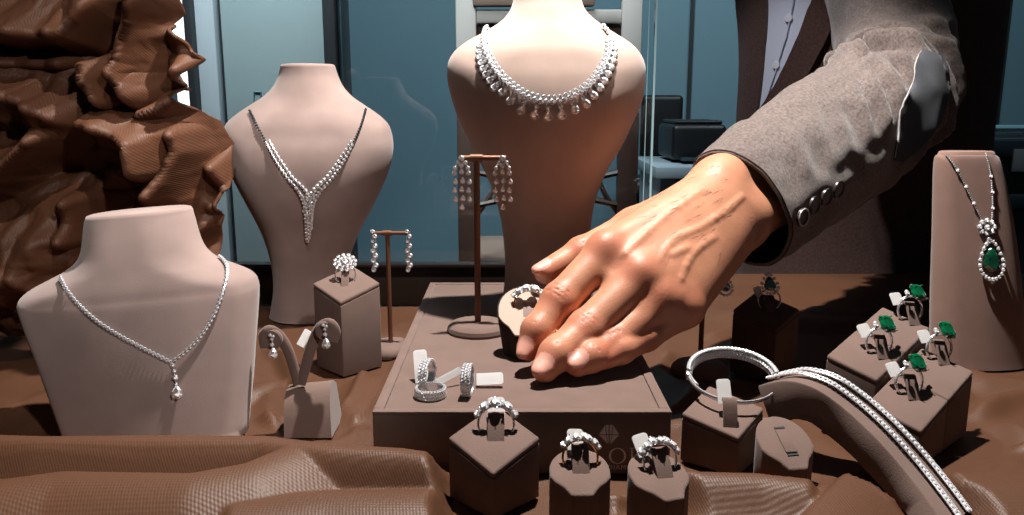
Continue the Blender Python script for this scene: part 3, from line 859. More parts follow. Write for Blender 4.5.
tstand('dark T-shaped earring stand behind the bangle, half hidden by the hand', b3, z3, P(682, 266, b3.y).x, P(727, 266, b3.y).x, .024, .010, SUE, .0021)

# ---- earrings
def chandelier(label, px, py, Y):
    o = P(px, py, Y); t = thing('earring', label, 'earring', o, 'chandelier earrings on the T-shaped stand')
    s_ = Y * 1.0 / 755; se = MB(); f = V((0, -1, .1))
    def at(x, y, dy=0): return V((x * s_, -.0032 + dy, -y * s_))
    for (x, y, d) in ((0, 1, 6), (-3, 5, 4), (4, 5, 4), (0, 7.5, 5), (-6, 10, 4.2), (6, 10, 4.2)): lstone('round', t, at(x, y), f, (0, 0, 1), d * s_)
    for cx, cnt, y0 in ((-6.5, 4, 15), (.5, 5, 14), (6.8, 4, 15)):
        for k in range(cnt):
            lstone('pear', t, at(cx + (.6 if k % 2 else -.4), y0 + k * 8.4), f, (0, 0, 1), (5.0 * s_, 4.2 * s_, 4.5 * s_))
        se.tube([at(cx, y0 - 6, .0008), at(cx, y0 + (cnt - 1) * 8.4, .0008)], .0003, 5)
    se.tube([at(-7, 9, .0008), at(0, 4, .001), at(7, 9, .0008)], .0005, 5)
    se.tube([V((0, .003, 0)), at(0, 2, .001)], .0005, 6)
    se.build('wires', M['silver'], t, world=False)
chandelier('left chandelier earring on the T-shaped stand before the largest bust', 461.5, 157, b1.y - .0005)
chandelier('right chandelier earring on the T-shaped stand before the largest bust', 502.5, 157, b1.y - .0005)
def linedrop(label, px, py, Y, n=9, ln=42):
    o = P(px, py, Y); t = thing('earring', label, 'earring', o, 'slim drop earrings on the small stand')
    s_ = Y / 755; se = MB(); f = V((0, -1, .1))
    for k in range(n):
        y = k * ln / n; d = (4, 4.5, 3.5, 5, 5, 5.5, 5.5, 5.5, 4.5)[k % 9]
        lstone('round' if k != n - 1 else 'pear', t, V(((1.1 if k % 2 else -1.1) * s_, -.003, -y * s_)), f, (0, 0, 1), (d * s_, d * 1.05 * s_, d * s_))
    for sg in (-1, 1): se.tube([V((0, .002, 0)), V((sg * 1.8 * s_, -.0022, -4 * s_)), V((sg * 2.2 * s_, -.0022, -16 * s_)), V((sg * 1.2 * s_, -.0022, -ln * s_ * .9))], .0004, 5)
    se.build('wires', M['silver'], t, world=False)
linedrop('slim diamond drop earring at the left end of the small T-shaped stand', 374, 231, b2.y)
linedrop('slim diamond drop earring at the right end of the small T-shaped stand', 408.5, 231, b2.y)
def halo(t, o, nrm, up, w, h, n, em, ds):
    nrm = V(nrm).normalized(); up = V(up); up = (up - nrm * up.dot(nrm)).normalized(); r = up.cross(nrm)
    stone('pear_emerald', t, o, nrm, up, (w * .72, h * .41, w * .5))
    se = MB(); loop = []
    for k in range(n):
        a = 2 * PI * (k + .0) / n + PI / 2; x, y = math.cos(a), math.sin(a)
        q = o + r * w * .5 * x * (1 - .36 * max(0, y)) + up * y * (h * .54 if y > 0 else h * .40)
        stone('round', t, q - nrm * .0002, nrm, up, ds); loop.append(q - nrm * ds * .35)
    se.tube(loop, ds * .22, 6, closed=True)
    se.tube([o - r * w * .3, o + r * w * .3], .0005, 6)
    se.build('setting', M['silver'], t)
def pear_ear(label, px, py):
    o = P(px, py, b3.y - .004); t = thing('earring', label, 'earring', o)
    halo(t, o, (0, -1, .1), (0, 0, 1), .0110, .0150, 13, 1, .0026)
    mb = MB(); mb.tube([(0, .004, .016), (0, .001, .009)], .0004, 6); mb.build('hook', M['silver'], t, world=False)
    lstone('round', t, V((0, -.0004, .0095)), (0, -1, .1), (0, 0, 1), .0026)
pear_ear('pear emerald earring with diamond halo hanging beside the wrist', 726, 288)

# ---- Y-shaped earring stand
bY = G(303, 438, 0); YY0 = bY.y
ys_ = thing('earring_stand', 'Y-shaped taupe suede earring stand with two curled arms at the left', 'earring stand', (bY.x, YY0 + .012, 0))
mb = MB(); rings = []
for k in range(9):       # leaning block with a rounded back top edge
    t_ = k / 8; y = YY0 + .036 - .0 * t_
prof = [(YY0 + .000, 0), (YY0 + .003, .010), (YY0 + .007, .020), (YY0 + .012, .027), (YY0 + .018, .0305), (YY0 + .026, .030), (YY0 + .032, .026), (YY0 + .034, .0)]
xl, xr = P(283, 420, YY0).x, P(331, 420, YY0).x
r0 = [V((xl - .0015 * (z / .03) , y, z * .95)) for y, z in prof]; r1 = [V((xr - .003 * (z / .03), y - .0, z * 1.06)) for y, z in prof]
mb.loft([r0, r1]); mb.build('base', SUE, ys_, smooth=40)
for nm, pts in (('arm', [(298, 384), (293, 365), (287, 348), (279, 336), (270, 331), (265, 337), (267, 347)]), ('arm', [(301, 384), (306, 365), (312, 345), (320, 329), (329, 324), (334, 331), (331, 340)])):
    pp = [P(x, y, YY0 + .016 - (.004 if i > 3 else 0)) for i, (x, y) in enumerate(pts)]
    pp = [V(q) for q in catmull([tuple(q) for q in pp], 5)]
    n = len(pp); rs = [.0034 + .0014 * (i / n) for i in range(n)]
    # the curl ends in a disc: a flat strip rounded at its tip
    mb = MB(); rings = []
    for i, q in enumerate(pp):
        tn = (pp[min(i + 1, n - 1)] - pp[max(i - 1, 0)]).normalized(); sd = V((0, 1, 0)).cross(tn).normalized()
        w_ = rs[i]; th = .0022; rings.append([q + sd * w_ * math.cos(a) + V((0, 1, 0)) * th * math.sin(a) for a in (2 * PI * j / 12 for j in range(12))])
    mb.loft(rings); mb.build('arm', SUE, ys_, smooth=60)
    c_ = P(272, 339, YY0 + .012) if nm and pts[0][0] == 298 else P(326, 331, YY0 + .012)
    mb = MB(); mb.lathe([(.0005, -.0022), (.0062, -.0022), (.0072, -.0012), (.0072, .0012), (.0062, .0022), (.0005, .0022)], 28, c_, Matrix.Rotation(PI / 2, 3, 'X'))
    mb.build('curl_pad', SUE, ys_)
def teardrop(label, px, py):
    Yt = YY0 + .0085; o = P(px, py, Yt); t = thing('earring', label, 'earring', o, 'small pear drop earrings')
    s_ = Yt / 755; f = V((0, -1, .15))
    for (x, y, d) in ((-1, -1, 3.6), (2, 0, 3.2), (.5, 3, 3.2), (.3, 8.5, 4.4)): lstone('round', t, V((x * s_, -.001, -y * s_)), f, (0, 0, 1), d * s_)
    lstone('pear', t, V((.8 * s_, -.001, -19 * s_)), f, (0, 0, 1), (9 * s_, 7.5 * s_, 8 * s_))
    mb = MB(); mb.tube([(0, .001, 0), (0, 0, -8 * s_), (.5 * s_, 0, -18 * s_)], .0004, 6); mb.tube([(0, .002, -.0005), (0, 0, -.0005)], .0007, 6); mb.build('wire', M['silver'], t, world=False)
teardrop('pear drop diamond earring on the left arm of the Y-shaped stand', 271.5, 336)
teardrop('pear drop diamond earring on the right arm of the Y-shaped stand', 324.5, 326)
tagcard('white tag leaning between the arms of the Y-shaped stand', basis(P(300, 346, YY0 + .022), .3, 0, .62), .0056, .0125)

# ---- diamond hoops lying on the platform
def pave(label, Mx, R_=.0078, wd_=.0032, tilt=0):
    t = link('hoop_earring', None); t.matrix_world = Mx; tag(t, label, 'earring', None)
    mb = MB(); n = 40; rings = []
    for i in range(n):
        a = 2 * PI * i / n; c, s_ = math.cos(a), math.sin(a)
        rings.append([V(((R_ + dr) * c, y, (R_ + dr) * s_ + R_)) for dr, y in ((.0006, -wd_), (.0006, wd_), (-.0008, wd_), (-.0008, -wd_))])
    vs = [p for q in rings for p in q]
    mb.add(vs, [(i * 4 + j, ((i + 1) % n) * 4 + j, ((i + 1) % n) * 4 + (j + 1) % 4, i * 4 + (j + 1) % 4) for i in range(n) for j in range(4)])
    mb.build('band', M['silver'], t, world=False)
    for i in range(30):
        a = 2 * PI * i / 30
        for y in (-.0020, 0, .0020):
            lstone('round', t, V(((R_ + .0009) * math.cos(a + y * 60), y, R_ + (R_ + .0009) * math.sin(a + y * 60))), V((math.cos(a), 0, math.sin(a))), (0, 1, 0), .0021)
    return t
h1 = G(431, 396, TZ)
pave('pavé diamond hoop lying flat on the left of the platform', Matrix.Translation(h1 + V((0, -.002, .0034))) @ Matrix.Rotation(.2, 4, 'Z') @ Matrix.Rotation(-PI / 2 , 4, 'X') @ Matrix.Translation((0, 0, -.0078)), .0088, .0031)
h2 = G(426, 391, TZ)
pave('pavé diamond hoop standing upright over the flat hoop', Matrix.Translation(G(427, 391, TZ) + V((0, .0045, .0002))) @ Matrix.Rotation(1.32, 4, 'Z'), .0094, .0026)
pave('pavé diamond hoop standing alone beside the flat hoop', Matrix.Translation(G(467, 399, TZ) + V((0, .0075, .0004))) @ Matrix.Rotation(1.46, 4, 'Z'), .0094, .0030)
q = G(424, 388, TZ)
tagcard('upright white tag behind the left pair of hoops', basis(q + V((-.002, .008, .0006)), .12, .12, -.06), .0090, .0225)
q = G(436, 390, TZ); tagcard('narrow white tag slanting from the flat hoop', basis(q + V((.0005, .0015, .0045)), .0, .2, 1.12), .0046, .0185)
q = G(470, 390, TZ); tagcard('white tag lying to the right of the lone upright hoop', basis(q + V((.0040, .0060, .0050)), -.05, .75, 1.50) , .0082, .0175, lean=0)

# ---- necklaces
def chain(name, t, px, bvh, step, size, kind='round', off=None, alt=None, metal='silver', curve=True):
    pts = catmull(px, 8) if curve else np.array(px)
    w_ = []; 
    for (x, y) in pts: w_.append(hit(bvh, x, y))
    pos = resample([a for a, b in w_], step)
    out = []; n = len(pos)
    for i, p in enumerate(pos):
        q = bvh.find_nearest(p); nrm = q[1]
        if nrm.dot(EYE - p) < 0: nrm = -nrm
        tn = (pos[min(i + 1, n - 1)] - pos[max(i - 1, 0)]).normalized()
        f = i / max(1, n - 1); s_ = size(f) if callable(size) else size
        out.append((q[0] + nrm * (off if off is not None else s_ * .5 + .0005), nrm, tn, s_))
    return out
def wire(t, items, r, name='chain'):
    mb = MB(); mb.tube([p + n * s_ * .0 for p, n, tn, s_ in items], r, 6); return mb.build(name, M['silver'], t)

# short bust: single row with a pear drop
n1 = thing('necklace', 'single-row diamond necklace with a short pear drop on the short front bust', 'necklace', hit(LF_BVH, 173, 364)[0])
for pxs in ([(62, 279), (70, 292), (83, 307), (100, 322), (122, 336), (148, 350), (172, 362)], [(172, 362), (188, 350), (203, 334), (214, 316), (222, 296), (227, 278), (226, 266), (219, 258.5)]):
    it = chain('c', n1, pxs, LF_BVH, .0031, lambda f: .0030)
    for p, n, tn, s_ in it: stone('round', n1, p, n + V((0, -.2, 0)), tn, s_)
    wire(n1, it, .0008)
for (x, y, k, s_) in ((173.5, 365, 'round', .0034), (175, 371, 'round', .0026), (176, 377.5, 'round', .0040), (176.8, 384, 'round', .0024)):
    p, n = hit(LF_BVH, x, y, .0017); stone(k, n1, p, n, (0, 0, 1), s_)
p, n = hit(LF_BVH, 178, 394, .0026); stone('pear', n1, p, n, (0, 0, 1), (.0072, .0062, .006))
it = chain('c', n1, [(173, 363), (175, 374), (178, 392)], LF_BVH, .003, .002); wire(n1, it, .0006, 'drop_wire')

# tall bust: V necklace that thickens to a pointed plastron
n2 = thing('necklace', 'V-shaped diamond necklace thickening to a point on the tall bust', 'necklace', hit(LB_BVH, 308, 205)[0])
for pxs in ([(251, 112), (258, 126), (266, 141)], [(365, 111), (361, 125), (354, 142)]):
    it = chain('c', n2, pxs, LB_BVH, .0028, .0034)
    mb = MB()
    for p, n, tn, s_ in it: mb.lathe([(.0002, -.0012), (.0013, -.0004), (.0013, .0004), (.0002, .0012)], 8, p)
    mb.build('dark_chain', M['steel'], n2)
cnt = 0
for row, pxs in enumerate(([(266, 141), (276, 160), (288, 177), (300, 192), (306, 208), (308, 238)], [(270, 141), (281, 160), (293, 177), (306, 190), (311, 206), (309, 236)],
                           [(354, 142), (343, 162), (332, 178), (320, 191), (313, 204), (311, 226)], [(351, 142), (339, 161), (328, 176), (315, 189), (309, 200)])):
    it = chain('c', n2, pxs, LB_BVH, .0040 if row in (0, 2) else .0044, lambda f: .0028 + .0024 * min(1, f * 1.4))
    for p, n, tn, s_ in it:
        if cnt < 99: stone('round', n2, p, n + V((random.uniform(-.25, .25), -.1, random.uniform(-.25, .25))), tn, s_); cnt += 1
    wire(n2, it, .0008)
for (x, y, s_) in ((306, 197, .0052), (313, 196, .005), (309, 203, .0055), (305, 210, .0045), (308, 217, .005), (307, 225, .0042), (308, 232, .0040), (308, 240, .0034)):
    p, n = hit(LB_BVH, x, y, .003); stone('round', n2, p, n, (0, 0, 1), s_)

# largest bust: collar with pear fringe
n3 = thing('necklace', 'wide diamond collar with a fringe of pear drops on the largest bust', 'necklace', hit(BIG_BVH, 548, 102)[0])
U_ = [(490, 27), (486, 33), (484.5, 43), (488, 57), (497, 73), (511, 87), (529, 98), (548, 102), (567, 99), (584, 90.5), (596, 79), (605, 64), (609.5, 50), (609, 38), (602, 28.5)]
it = chain('c', n3, U_, BIG_BVH, .0047, .0050)
for p, n, tn, s_ in it: stone('round', n3, p, n + V((0, -.15, 0)), tn, s_)
wire(n3, it, .0012)
for ins in (.0044,):
    for p, n, tn, s_ in it[1:-1]:
        o_ = n.cross(tn).normalized()
        if o_.z > 0: pass
        q = p + (V((.0545 - .007, p.y, .20)) - p).normalized() * 0
mid = [(488, 36), (488, 45), (492, 57), (500.5, 71), (513.5, 84), (530, 94), (548, 97.5), (566, 95), (582, 87), (593, 76), (601.5, 62), (605.5, 50), (605.5, 40)]
it2 = chain('c', n3, mid, BIG_BVH, .0044, .0040)
for p, n, tn, s_ in it2: stone('round', n3, p, n + V((0, -.15, 0)), tn, s_)
DR = [(278, 300), (243, 296), (208, 284), (181, 261), (160, 240), (140, 228), (128, 210), (118, 195), (111, 181), (106, 167), (103, 153), (102, 139), (103, 125),
      (313, 297), (347, 283), (376, 268), (395, 248), (411, 228), (422, 211), (431, 193), (438, 176), (443, 160), (446, 145), (447, 131)]
path_px = catmull(U_[1:-1], 10)
se = MB()
for (x, y) in DR:
    x, y = 440 + x / 2.573, y / 2.573
    f = min(1, max(0, (y - 45) / 70))
    k = int(np.argmin(np.hypot(path_px[:, 0] - x, path_px[:, 1] - y))); rx_, ry_ = path_px[k]
    b, n = hit(BIG_BVH, x, y, .0026); r_, _ = hit(BIG_BVH, rx_, ry_, .002); up = r_ - b
    a = hit(BIG_BVH, rx_ + (x - rx_) * .42, ry_ + (y - ry_) * .42, .0022)[0]
    stone('round', n3, a, n, (0, 0, 1), .0034 + .001 * f)
    stone('pear', n3, b, n + V((0, -.1, 0)), up, (.0052 + .0022 * f, .0050 + .0018 * f, .005))
    se.tube([r_, a - n * .0006, b - n * .0008], .0005, 5)
se.build('links', M['silver'], n3)

# pendant on the right panel
n4 = thing('pendant_necklace', 'fine beaded chain with a pear emerald pendant in a diamond halo', 'necklace', hit(PD_BVH, 988, 225)[0])
se = MB(); beads = MB()
for pxs, bd in (([(946.5, 156), (953, 164), (961, 178), (971, 199), (981, 220)], (.25, .52, .78)), ([(985, 155), (988, 166), (990.5, 182), (991.5, 202), (991, 220)], (.36, .62, .85))):
    it = chain('c', n4, pxs, PD_BVH, .0019, .0018)
    for p, n, tn, s_ in it: beads.lathe([(.0002, -.0009), (.0008, -.0005), (.0010, 0), (.0008, .0005), (.0002, .0009)], 6, p)
    for b in bd:
        p, n, tn, s_ = it[int(b * (len(it) - 1))]; stone('round', n4, p + n * .0004, n, tn, .0034)
    wire(n4, it, .0005)
beads.build('chain_beads', M['silver'], n4)
cp, cn = hit(PD_BVH, 986, 228, .0024)
stone('round', n4, cp, cn, (0, 0, 1), .0054)
for k in range(8):
    a = k * PI / 4; p, n = hit(PD_BVH, 986 + 7.0 * math.cos(a), 227 + 6.4 * math.sin(a), .0018); stone('round', n4, p, n, (0, 0, 1), .0046)
p, n = hit(PD_BVH, 987.5, 239, .002); stone('round', n4, p, n, (0, 0, 1), .0034)
pp, pn = hit(PD_BVH, 989.5, 263, .0036)
halo(n4, pp, pn + V((0, 0, .1)), (0, 0, 1), .0205, .0345, 22, 1, .0038)
p, n = hit(PD_BVH, 990.5, 282, .003); stone('round', n4, p, n, (0, 0, 1), .0036)
# ================================================================== the man reaching in
def surface_nets(F, org, h):
    """triangle-free surface of F = 0 on a regular grid"""
    s = F < 0
    nx, ny, nz = F.shape
    acc = np.zeros((nx - 1, ny - 1, nz - 1, 3), np.float32); cnt = np.zeros((nx - 1, ny - 1, nz - 1), np.float32)
    def sl(o): return tuple(slice(o[k], F.shape[k] - 1 + o[k]) for k in range(3))
    cor = [(i, j, k) for i in (0, 1) for j in (0, 1) for k in (0, 1)]
    for a in cor:
        for ax in range(3):
            if a[ax]: continue
            b = list(a); b[ax] = 1; b = tuple(b)
            fa, fb = F[sl(a)], F[sl(b)]; m = (fa < 0) != (fb < 0)
            t = np.where(m, fa / np.where(m, fa - fb, 1), 0)
            for c in range(3): acc[..., c] += np.where(m, a[c] + (t if c == ax else 0), 0)
            cnt += m
    act = cnt > 0; idx = -np.ones(cnt.shape, np.int64); idx[act] = np.arange(act.sum())
    ijk = np.argwhere(act); v = (ijk + acc[act] / cnt[act][:, None]) * h + np.array(org)
    quads = []
    for ax in range(3):
        o = [1, 1, 1]; o[ax] = 0
        A = [slice(1, -1)] * 3; A[ax] = slice(0, -1); B = [slice(1, -1)] * 3; B[ax] = slice(1, None)
        m = s[tuple(A)] != s[tuple(B)]; p = np.argwhere(m)
        p = p + np.array([1 if k != ax else 0 for k in range(3)])
        inside = s[p[:, 0], p[:, 1], p[:, 2]]
        u, w_ = (ax + 1) % 3, (ax + 2) % 3
        def at(du, dw):
            q = p.copy(); q[:, u] -= du; q[:, w_] -= dw; return idx[q[:, 0], q[:, 1], q[:, 2]]
        q = np.stack([at(1, 1), at(0, 1), at(0, 0), at(1, 0)], 1)
        q[~inside] = q[~inside][:, ::-1]
        quads.append(q)
    return v, np.concatenate(quads)

class SDF:
    def __init__(s, lo, hi, h):
        s.h = h; s.lo = np.array(lo, np.float32); n = np.ceil((np.array(hi) - lo) / h).astype(int)
        s.x = [s.lo[k] + h * np.arange(n[k], dtype=np.float32) for k in range(3)]
        s.shape = tuple(n)
    def new(s): return np.full(s.shape, .05, np.float32)
    def region(s, pts, r):
        a = np.min(pts, 0) - r; b = np.max(pts, 0) + r; sl = []
        for k in range(3):
            i0 = int(max(0, (a[k] - s.lo[k]) / s.h)); i1 = int(min(s.shape[k], (b[k] - s.lo[k]) / s.h + 2)); sl.append(slice(i0, max(i1, i0 + 1)))
        return tuple(sl)
    def cone(s, D, a, b, ra, rb, k=0., sub=False, flat=None):
        a, b = np.array(a, np.float32), np.array(b, np.float32)
        sl = s.region([a, b], max(ra, rb) + k + .012)
        X, Y, Z = np.meshgrid(s.x[0][sl[0]], s.x[1][sl[1]], s.x[2][sl[2]], indexing='ij', sparse=True)
        ab = b - a; l2 = float(ab @ ab) or 1e-9
        t = np.clip(((X - a[0]) * ab[0] + (Y - a[1]) * ab[1] + (Z - a[2]) * ab[2]) / l2, 0, 1)
        dx, dy, dz = X - a[0] - t * ab[0], Y - a[1] - t * ab[1], Z - a[2] - t * ab[2]
        if flat is not None:          # squeezed along a direction
            n, q = flat; n = np.array(n, np.float32); dn = dx * n[0] + dy * n[1] + dz * n[2]
            e = (1 / q - 1) * dn; dx, dy, dz = dx + e * n[0], dy + e * n[1], dz + e * n[2]
        d = np.sqrt(dx * dx + dy * dy + dz * dz) - (ra + (rb - ra) * t)
        o = D[sl]
        if sub:
            d = -d
            hh = np.clip(.5 - .5 * (o - d) / k, 0, 1) if k else None
            D[sl] = np.maximum(o, d) if not k else o * (1 - hh) + d * hh + k * hh * (1 - hh)
        elif k:
            hh = np.clip(.5 + .5 * (o - d) / k, 0, 1); D[sl] = o * (1 - hh) + d * hh - k * hh * (1 - hh)
        else: D[sl] = np.minimum(o, d)
        return D
def smin(a, b, k):
    h = np.clip(.5 + .5 * (b - a) / k, 0, 1); return b * (1 - h) + a * h - k * h * (1 - h)

def J(px, py, Y): return np.array(P(px, py, Y))
HAND = dict(
    index=[J(607, 251, .570), J(560, 301, .545), J(537.5, 331, .530), J(529, 348, .524)],
    middle=[J(641, 275, .556), J(586, 330, .530), J(556, 355, .511), J(545, 368.5, .503)],
    ring=[J(662, 299, .551), J(612, 344, .530), J(590, 357, .514), J(578, 364, .508)],
    pinky=[J(685, 309, .556), J(645, 336, .540), J(621, 350, .524), J(604, 358, .516)],
    thumb=[J(634, 227, .620), J(582, 253, .602), J(546, 272, .588)])
RAD = dict(index=(.0136, .0128, .0107, .0088), middle=(.0140, .0132, .0112, .0093), ring=(.0134, .0124, .0104, .0088), pinky=(.0120, .0106, .0092, .0080), thumb=(.0140, .0120, .0092))
WRI = dict(index=J(712, 190, .634), middle=J(722, 205, .628), ring=J(731, 218, .626), pinky=J(740, 229, .630))
WR = dict(index=.0175, middle=.0180, ring=.0175, pinky=.0160)
allp = np.array([p for f in HAND.values() for p in f] + list(WRI.values()))
elbow = J(905, 96, .850)
lo = np.minimum(allp.min(0), J(800, 160, .72)) - .03; hi = np.maximum(allp.max(0), J(820, 140, .74)) + .03
SD = SDF(lo, hi, .0012)
palm = SD.new()
dn_ = np.array((-.30, -.80, .52)); dn_ /= np.linalg.norm(dn_)
wr1, wr2 = J(722, 181, .645), J(745, 217, .636)
for f in ('index', 'middle', 'ring', 'pinky'):
    SD.cone(palm, HAND[f][0], WRI[f], RAD[f][0] * .98, WR[f], .014)
for fa, fb in (('index', 'middle'), ('middle', 'ring'), ('ring', 'pinky')):      # fill and webs between the fingers
    ma, mw = (HAND[fa][0] + HAND[fb][0]) / 2, (WRI[fa] + WRI[fb]) / 2; rr_ = (RAD[fa][0] + RAD[fb][0]) / 2
    SD.cone(palm, ma + (mw - ma) * .10 + dn_ * .0004, mw, rr_ * .97, (WR[fa] + WR[fb]) / 2, .012)
    wb = ma * .72 + (HAND[fa][1] + HAND[fb][1]) / 2 * .28
    SD.cone(palm, ma, wb, rr_ * .84, rr_ * .66, .008)
SD.cone(palm, J(655, 292, .575), J(715, 228, .640), .016, .020, .012)     # heel of the hand
SD.cone(palm, J(706, 198, .648), HAND['thumb'][0], .0185, .0145, .014)   # thumb's root
SD.cone(palm, J(628, 242, .600), J(665, 225, .615), .0095, .013, .012)    # web
SD.cone(palm, wr1, J(797, 152, .722), .0215, .026, .014)
SD.cone(palm, wr2, J(806, 178, .718), .0210, .026, .014)
dn = np.array((-.30, -.80, .52)); dn /= np.linalg.norm(dn)               # back of the hand
for f, up_ in (('index', .0030), ('middle', .0040), ('ring', .0032), ('pinky', .0022)):   # knuckles and tendons
    k = HAND[f][0] + dn * up_; SD.cone(palm, k, k, RAD[f][0] * .86, RAD[f][0] * .86, .007)
    SD.cone(palm, HAND[f][0] + dn * (RAD[f][0] - .0026), WRI[f] * .8 + HAND[f][0] * .2 + dn * (WR[f] - .0062), .0024, .0018, .008)
def vein(pts, r=.0016):
    pp = catmull([tuple(J(*p)) for p in pts], 4)
    for a, b in zip(pp, pp[1:]): SD.cone(palm, a, b, r, r, .004)
def skin_at(px, py, lo_=.50, hi_=.75):
    Yt = lo_
    while Yt < hi_:
        p = np.array(P(px, py, Yt)); q = ((p - SD.lo) / SD.h).round().astype(int)
        if (q >= 0).all() and (q < np.array(SD.shape)).all() and palm[tuple(q)] < 0: return p
        Yt += .0006
    return None
VE = []
for pts, r_ in (([(730, 207), (702, 226), (674, 240), (657, 262)], .0008), ([(714, 236), (692, 254), (678, 282)], .0007), ([(702, 190), (670, 213), (641, 238), (623, 256)], .0009), ([(688, 247), (668, 256)], .0008), ([(741, 196), (728, 208)], .0010)):
    q = [skin_at(x, y) for x, y in catmull(pts, 5)]; VE.append(([p for p in q if p is not None], r_))
for q, r_ in VE:
    for i_, (a, b) in enumerate(zip(q, q[1:])):
        e0, e1_ = (.0010 * (1 - min(1, t_ / 3., (len(q) - 1 - t_) / 3.)) for t_ in (i_, i_ + 1))
        SD.cone(palm, a - dn * (.0011 + e0), b - dn * (.0011 + e1_), r_, r_, .0034)
HAIR = []
rh = random.Random(5)
while len(HAIR) < 420:
    x, y = rh.uniform(648, 768), rh.uniform(160, 262)
    if (x - 640) * .95 + (y - 160) * .25 < 8: continue
    p = skin_at(x, y)
    if p is not None and rh.random() < .25 + .75 * (x - 648) / 120: HAIR.append(p)
parts_ = []
for f, js in HAND.items():
    D = SD.new(); r = RAD[f]
    for i in range(len(js) - 1): SD.cone(D, js[i], js[i + 1], r[i], r[i + 1], .002)
    for i in range(1, len(js) - 1):          # joints swell a little towards the back
        ax = js[i + 1] - js[i - 1]; ax /= np.linalg.norm(ax); n = dn - ax * (dn @ ax); n /= np.linalg.norm(n)
        c = js[i] + n * .0014; SD.cone(D, c, c, r[i] * .97, r[i] * .97, .005)
        sd = np.cross(ax, n)
        for q, dp in (((-.0034, .00020), (0, .00032), (.0031, .00020)) if i == 1 else ((0, .00016),)):       # creases over the joint
            c = js[i] + ax * q + n * (r[i] + .0014); SD.cone(D, c - sd * r[i] * .55 - n * .0022, c, dp, dp, .0012, sub=True); SD.cone(D, c, c + sd * r[i] * .55 - n * .0022, dp, dp, .0012, sub=True)
    parts_.append((f, D))
body = palm.copy()
full = None
for f, D in parts_:
    A = smin(palm, D, .008); full = A if full is None else smin(full, A, .0012)
NAILS = []
for f, js in HAND.items():
    a, b = js[-2], js[-1]; ax = (b - a) / np.linalg.norm(b - a)
    want = np.array((-.35, -.80, .48)) if f != 'thumb' else np.array((-.25, -.3, .92))
    n = want - ax * (want @ ax); n /= np.linalg.norm(n); r = RAD[f][-1]
    NAILS.append((b + ax * r * .25 + n * r * .86, ax, n, np.cross(ax, n), r))
    c = b + ax * r * .1 + n * r * .60
    SD.cone(full, c - ax * r * .55, c + ax * r * .5, r * .62, r * .62, .0010, flat=(n, .62))
v, q = surface_nets(full, SD.lo, SD.h)
me = bpy.data.meshes.new('body'); me.from_pydata(v.tolist(), [], q.tolist())
# smooth a little
bm = bmesh.new(); bm.from_mesh(me)
bmesh.ops.smooth_vert(bm, verts=bm.verts[:], factor=.5, use_axis_x=True, use_axis_y=True, use_axis_z=True)
bmesh.ops.smooth_vert(bm, verts=bm.verts[:], factor=.4, use_axis_x=True, use_axis_y=True, use_axis_z=True)
bmesh.ops.recalc_face_normals(bm, faces=bm.faces[:]); bm.to_mesh(me); bm.free()
skin = mat('skin', (200, 140, 110), .46, spec=.4, sss=.10, var=.30, vscale=55, bump=.35, bscale=900, bdist=.0006, detail=6)
nail = mat('nail', (230, 168, 150), .36, spec=.5)
me.materials.append(skin); me.materials.append(nail)
nf = len(me.polygons); cen = np.empty(nf * 3); me.polygons.foreach_get('center', cen); cen = cen.reshape(-1, 3)
nor = np.empty(nf * 3); me.polygons.foreach_get('normal', nor); nor = nor.reshape(-1, 3)
mi = np.zeros(nf, int)
for c, ax, n, sd, r in NAILS[:3] + NAILS[4:]:
    d = cen - c; a = d @ ax; s_ = d @ sd; u = d @ n
    mi[((a / (r * .80)) ** 4 + (s_ / (r * .68)) ** 4 < 1) & (np.abs(u) < r * .6) & (nor @ n > .45)] = 1
# the skin is redder over the knuckles and at the finger ends
vv = np.empty(len(me.vertices) * 3); me.vertices.foreach_get('co', vv); vv = vv.reshape(-1, 3); fl = np.zeros(len(vv))
for f, js in HAND.items():
    for i, j_ in enumerate(js):
        s_ = (.016, .012, .010, .012)[i] if f != 'thumb' else (.014, .012, .014)[i]
        c = j_ + dn * RAD[f][i] * .6; fl = np.maximum(fl, (.58, .68, .45, .75)[i] * np.exp(-((vv - c) ** 2).sum(1) / s_ ** 2))
at_ = me.attributes.new('flush', 'FLOAT', 'POINT'); at_.data.foreach_set('value', fl.astype(np.float32))
nt = skin.node_tree; pb = nt.nodes['Principled BSDF']; src = pb.inputs['Base Color'].links[0].from_socket
an = nt.nodes.new('ShaderNodeAttribute'); an.attribute_name = 'flush'
mx = nt.nodes.new('ShaderNodeMix'); mx.data_type = 'RGBA'; mx.inputs['B'].default_value = lin((190, 100, 78))
nt.links.new(an.outputs['Fac'], mx.inputs['Factor']); nt.links.new(src, mx.inputs['A']); nt.links.new(mx.outputs['Result'], pb.inputs['Base Color'])
me.polygons.foreach_set('material_index', mi.tolist()); me.polygons.foreach_set('use_smooth', [True] * nf)
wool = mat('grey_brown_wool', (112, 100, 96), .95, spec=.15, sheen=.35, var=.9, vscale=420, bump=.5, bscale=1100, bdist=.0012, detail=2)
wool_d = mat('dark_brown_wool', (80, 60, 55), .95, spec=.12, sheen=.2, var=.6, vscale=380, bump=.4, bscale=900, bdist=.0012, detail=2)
patchm = mat('slate_grey_patch', (84, 87, 94), .95, spec=.1, sheen=.1, var=.2, vscale=700, bump=.2, bscale=800)
shirtm = mat('white_shirt_cotton', (206, 212, 230), .85, sheen=.1, bump=.1)
man = thing('person', 'man in a grey-brown wool jacket and white shirt reaching in to the ring stand', 'person', (P(868, 200, 1.22).x, 1.22, FZ))
def mlink(name, mesh):
    mesh.transform(Matrix.Translation(-wloc(man))); return link(name, mesh, man)
mlink('body', me)
mb = MB()
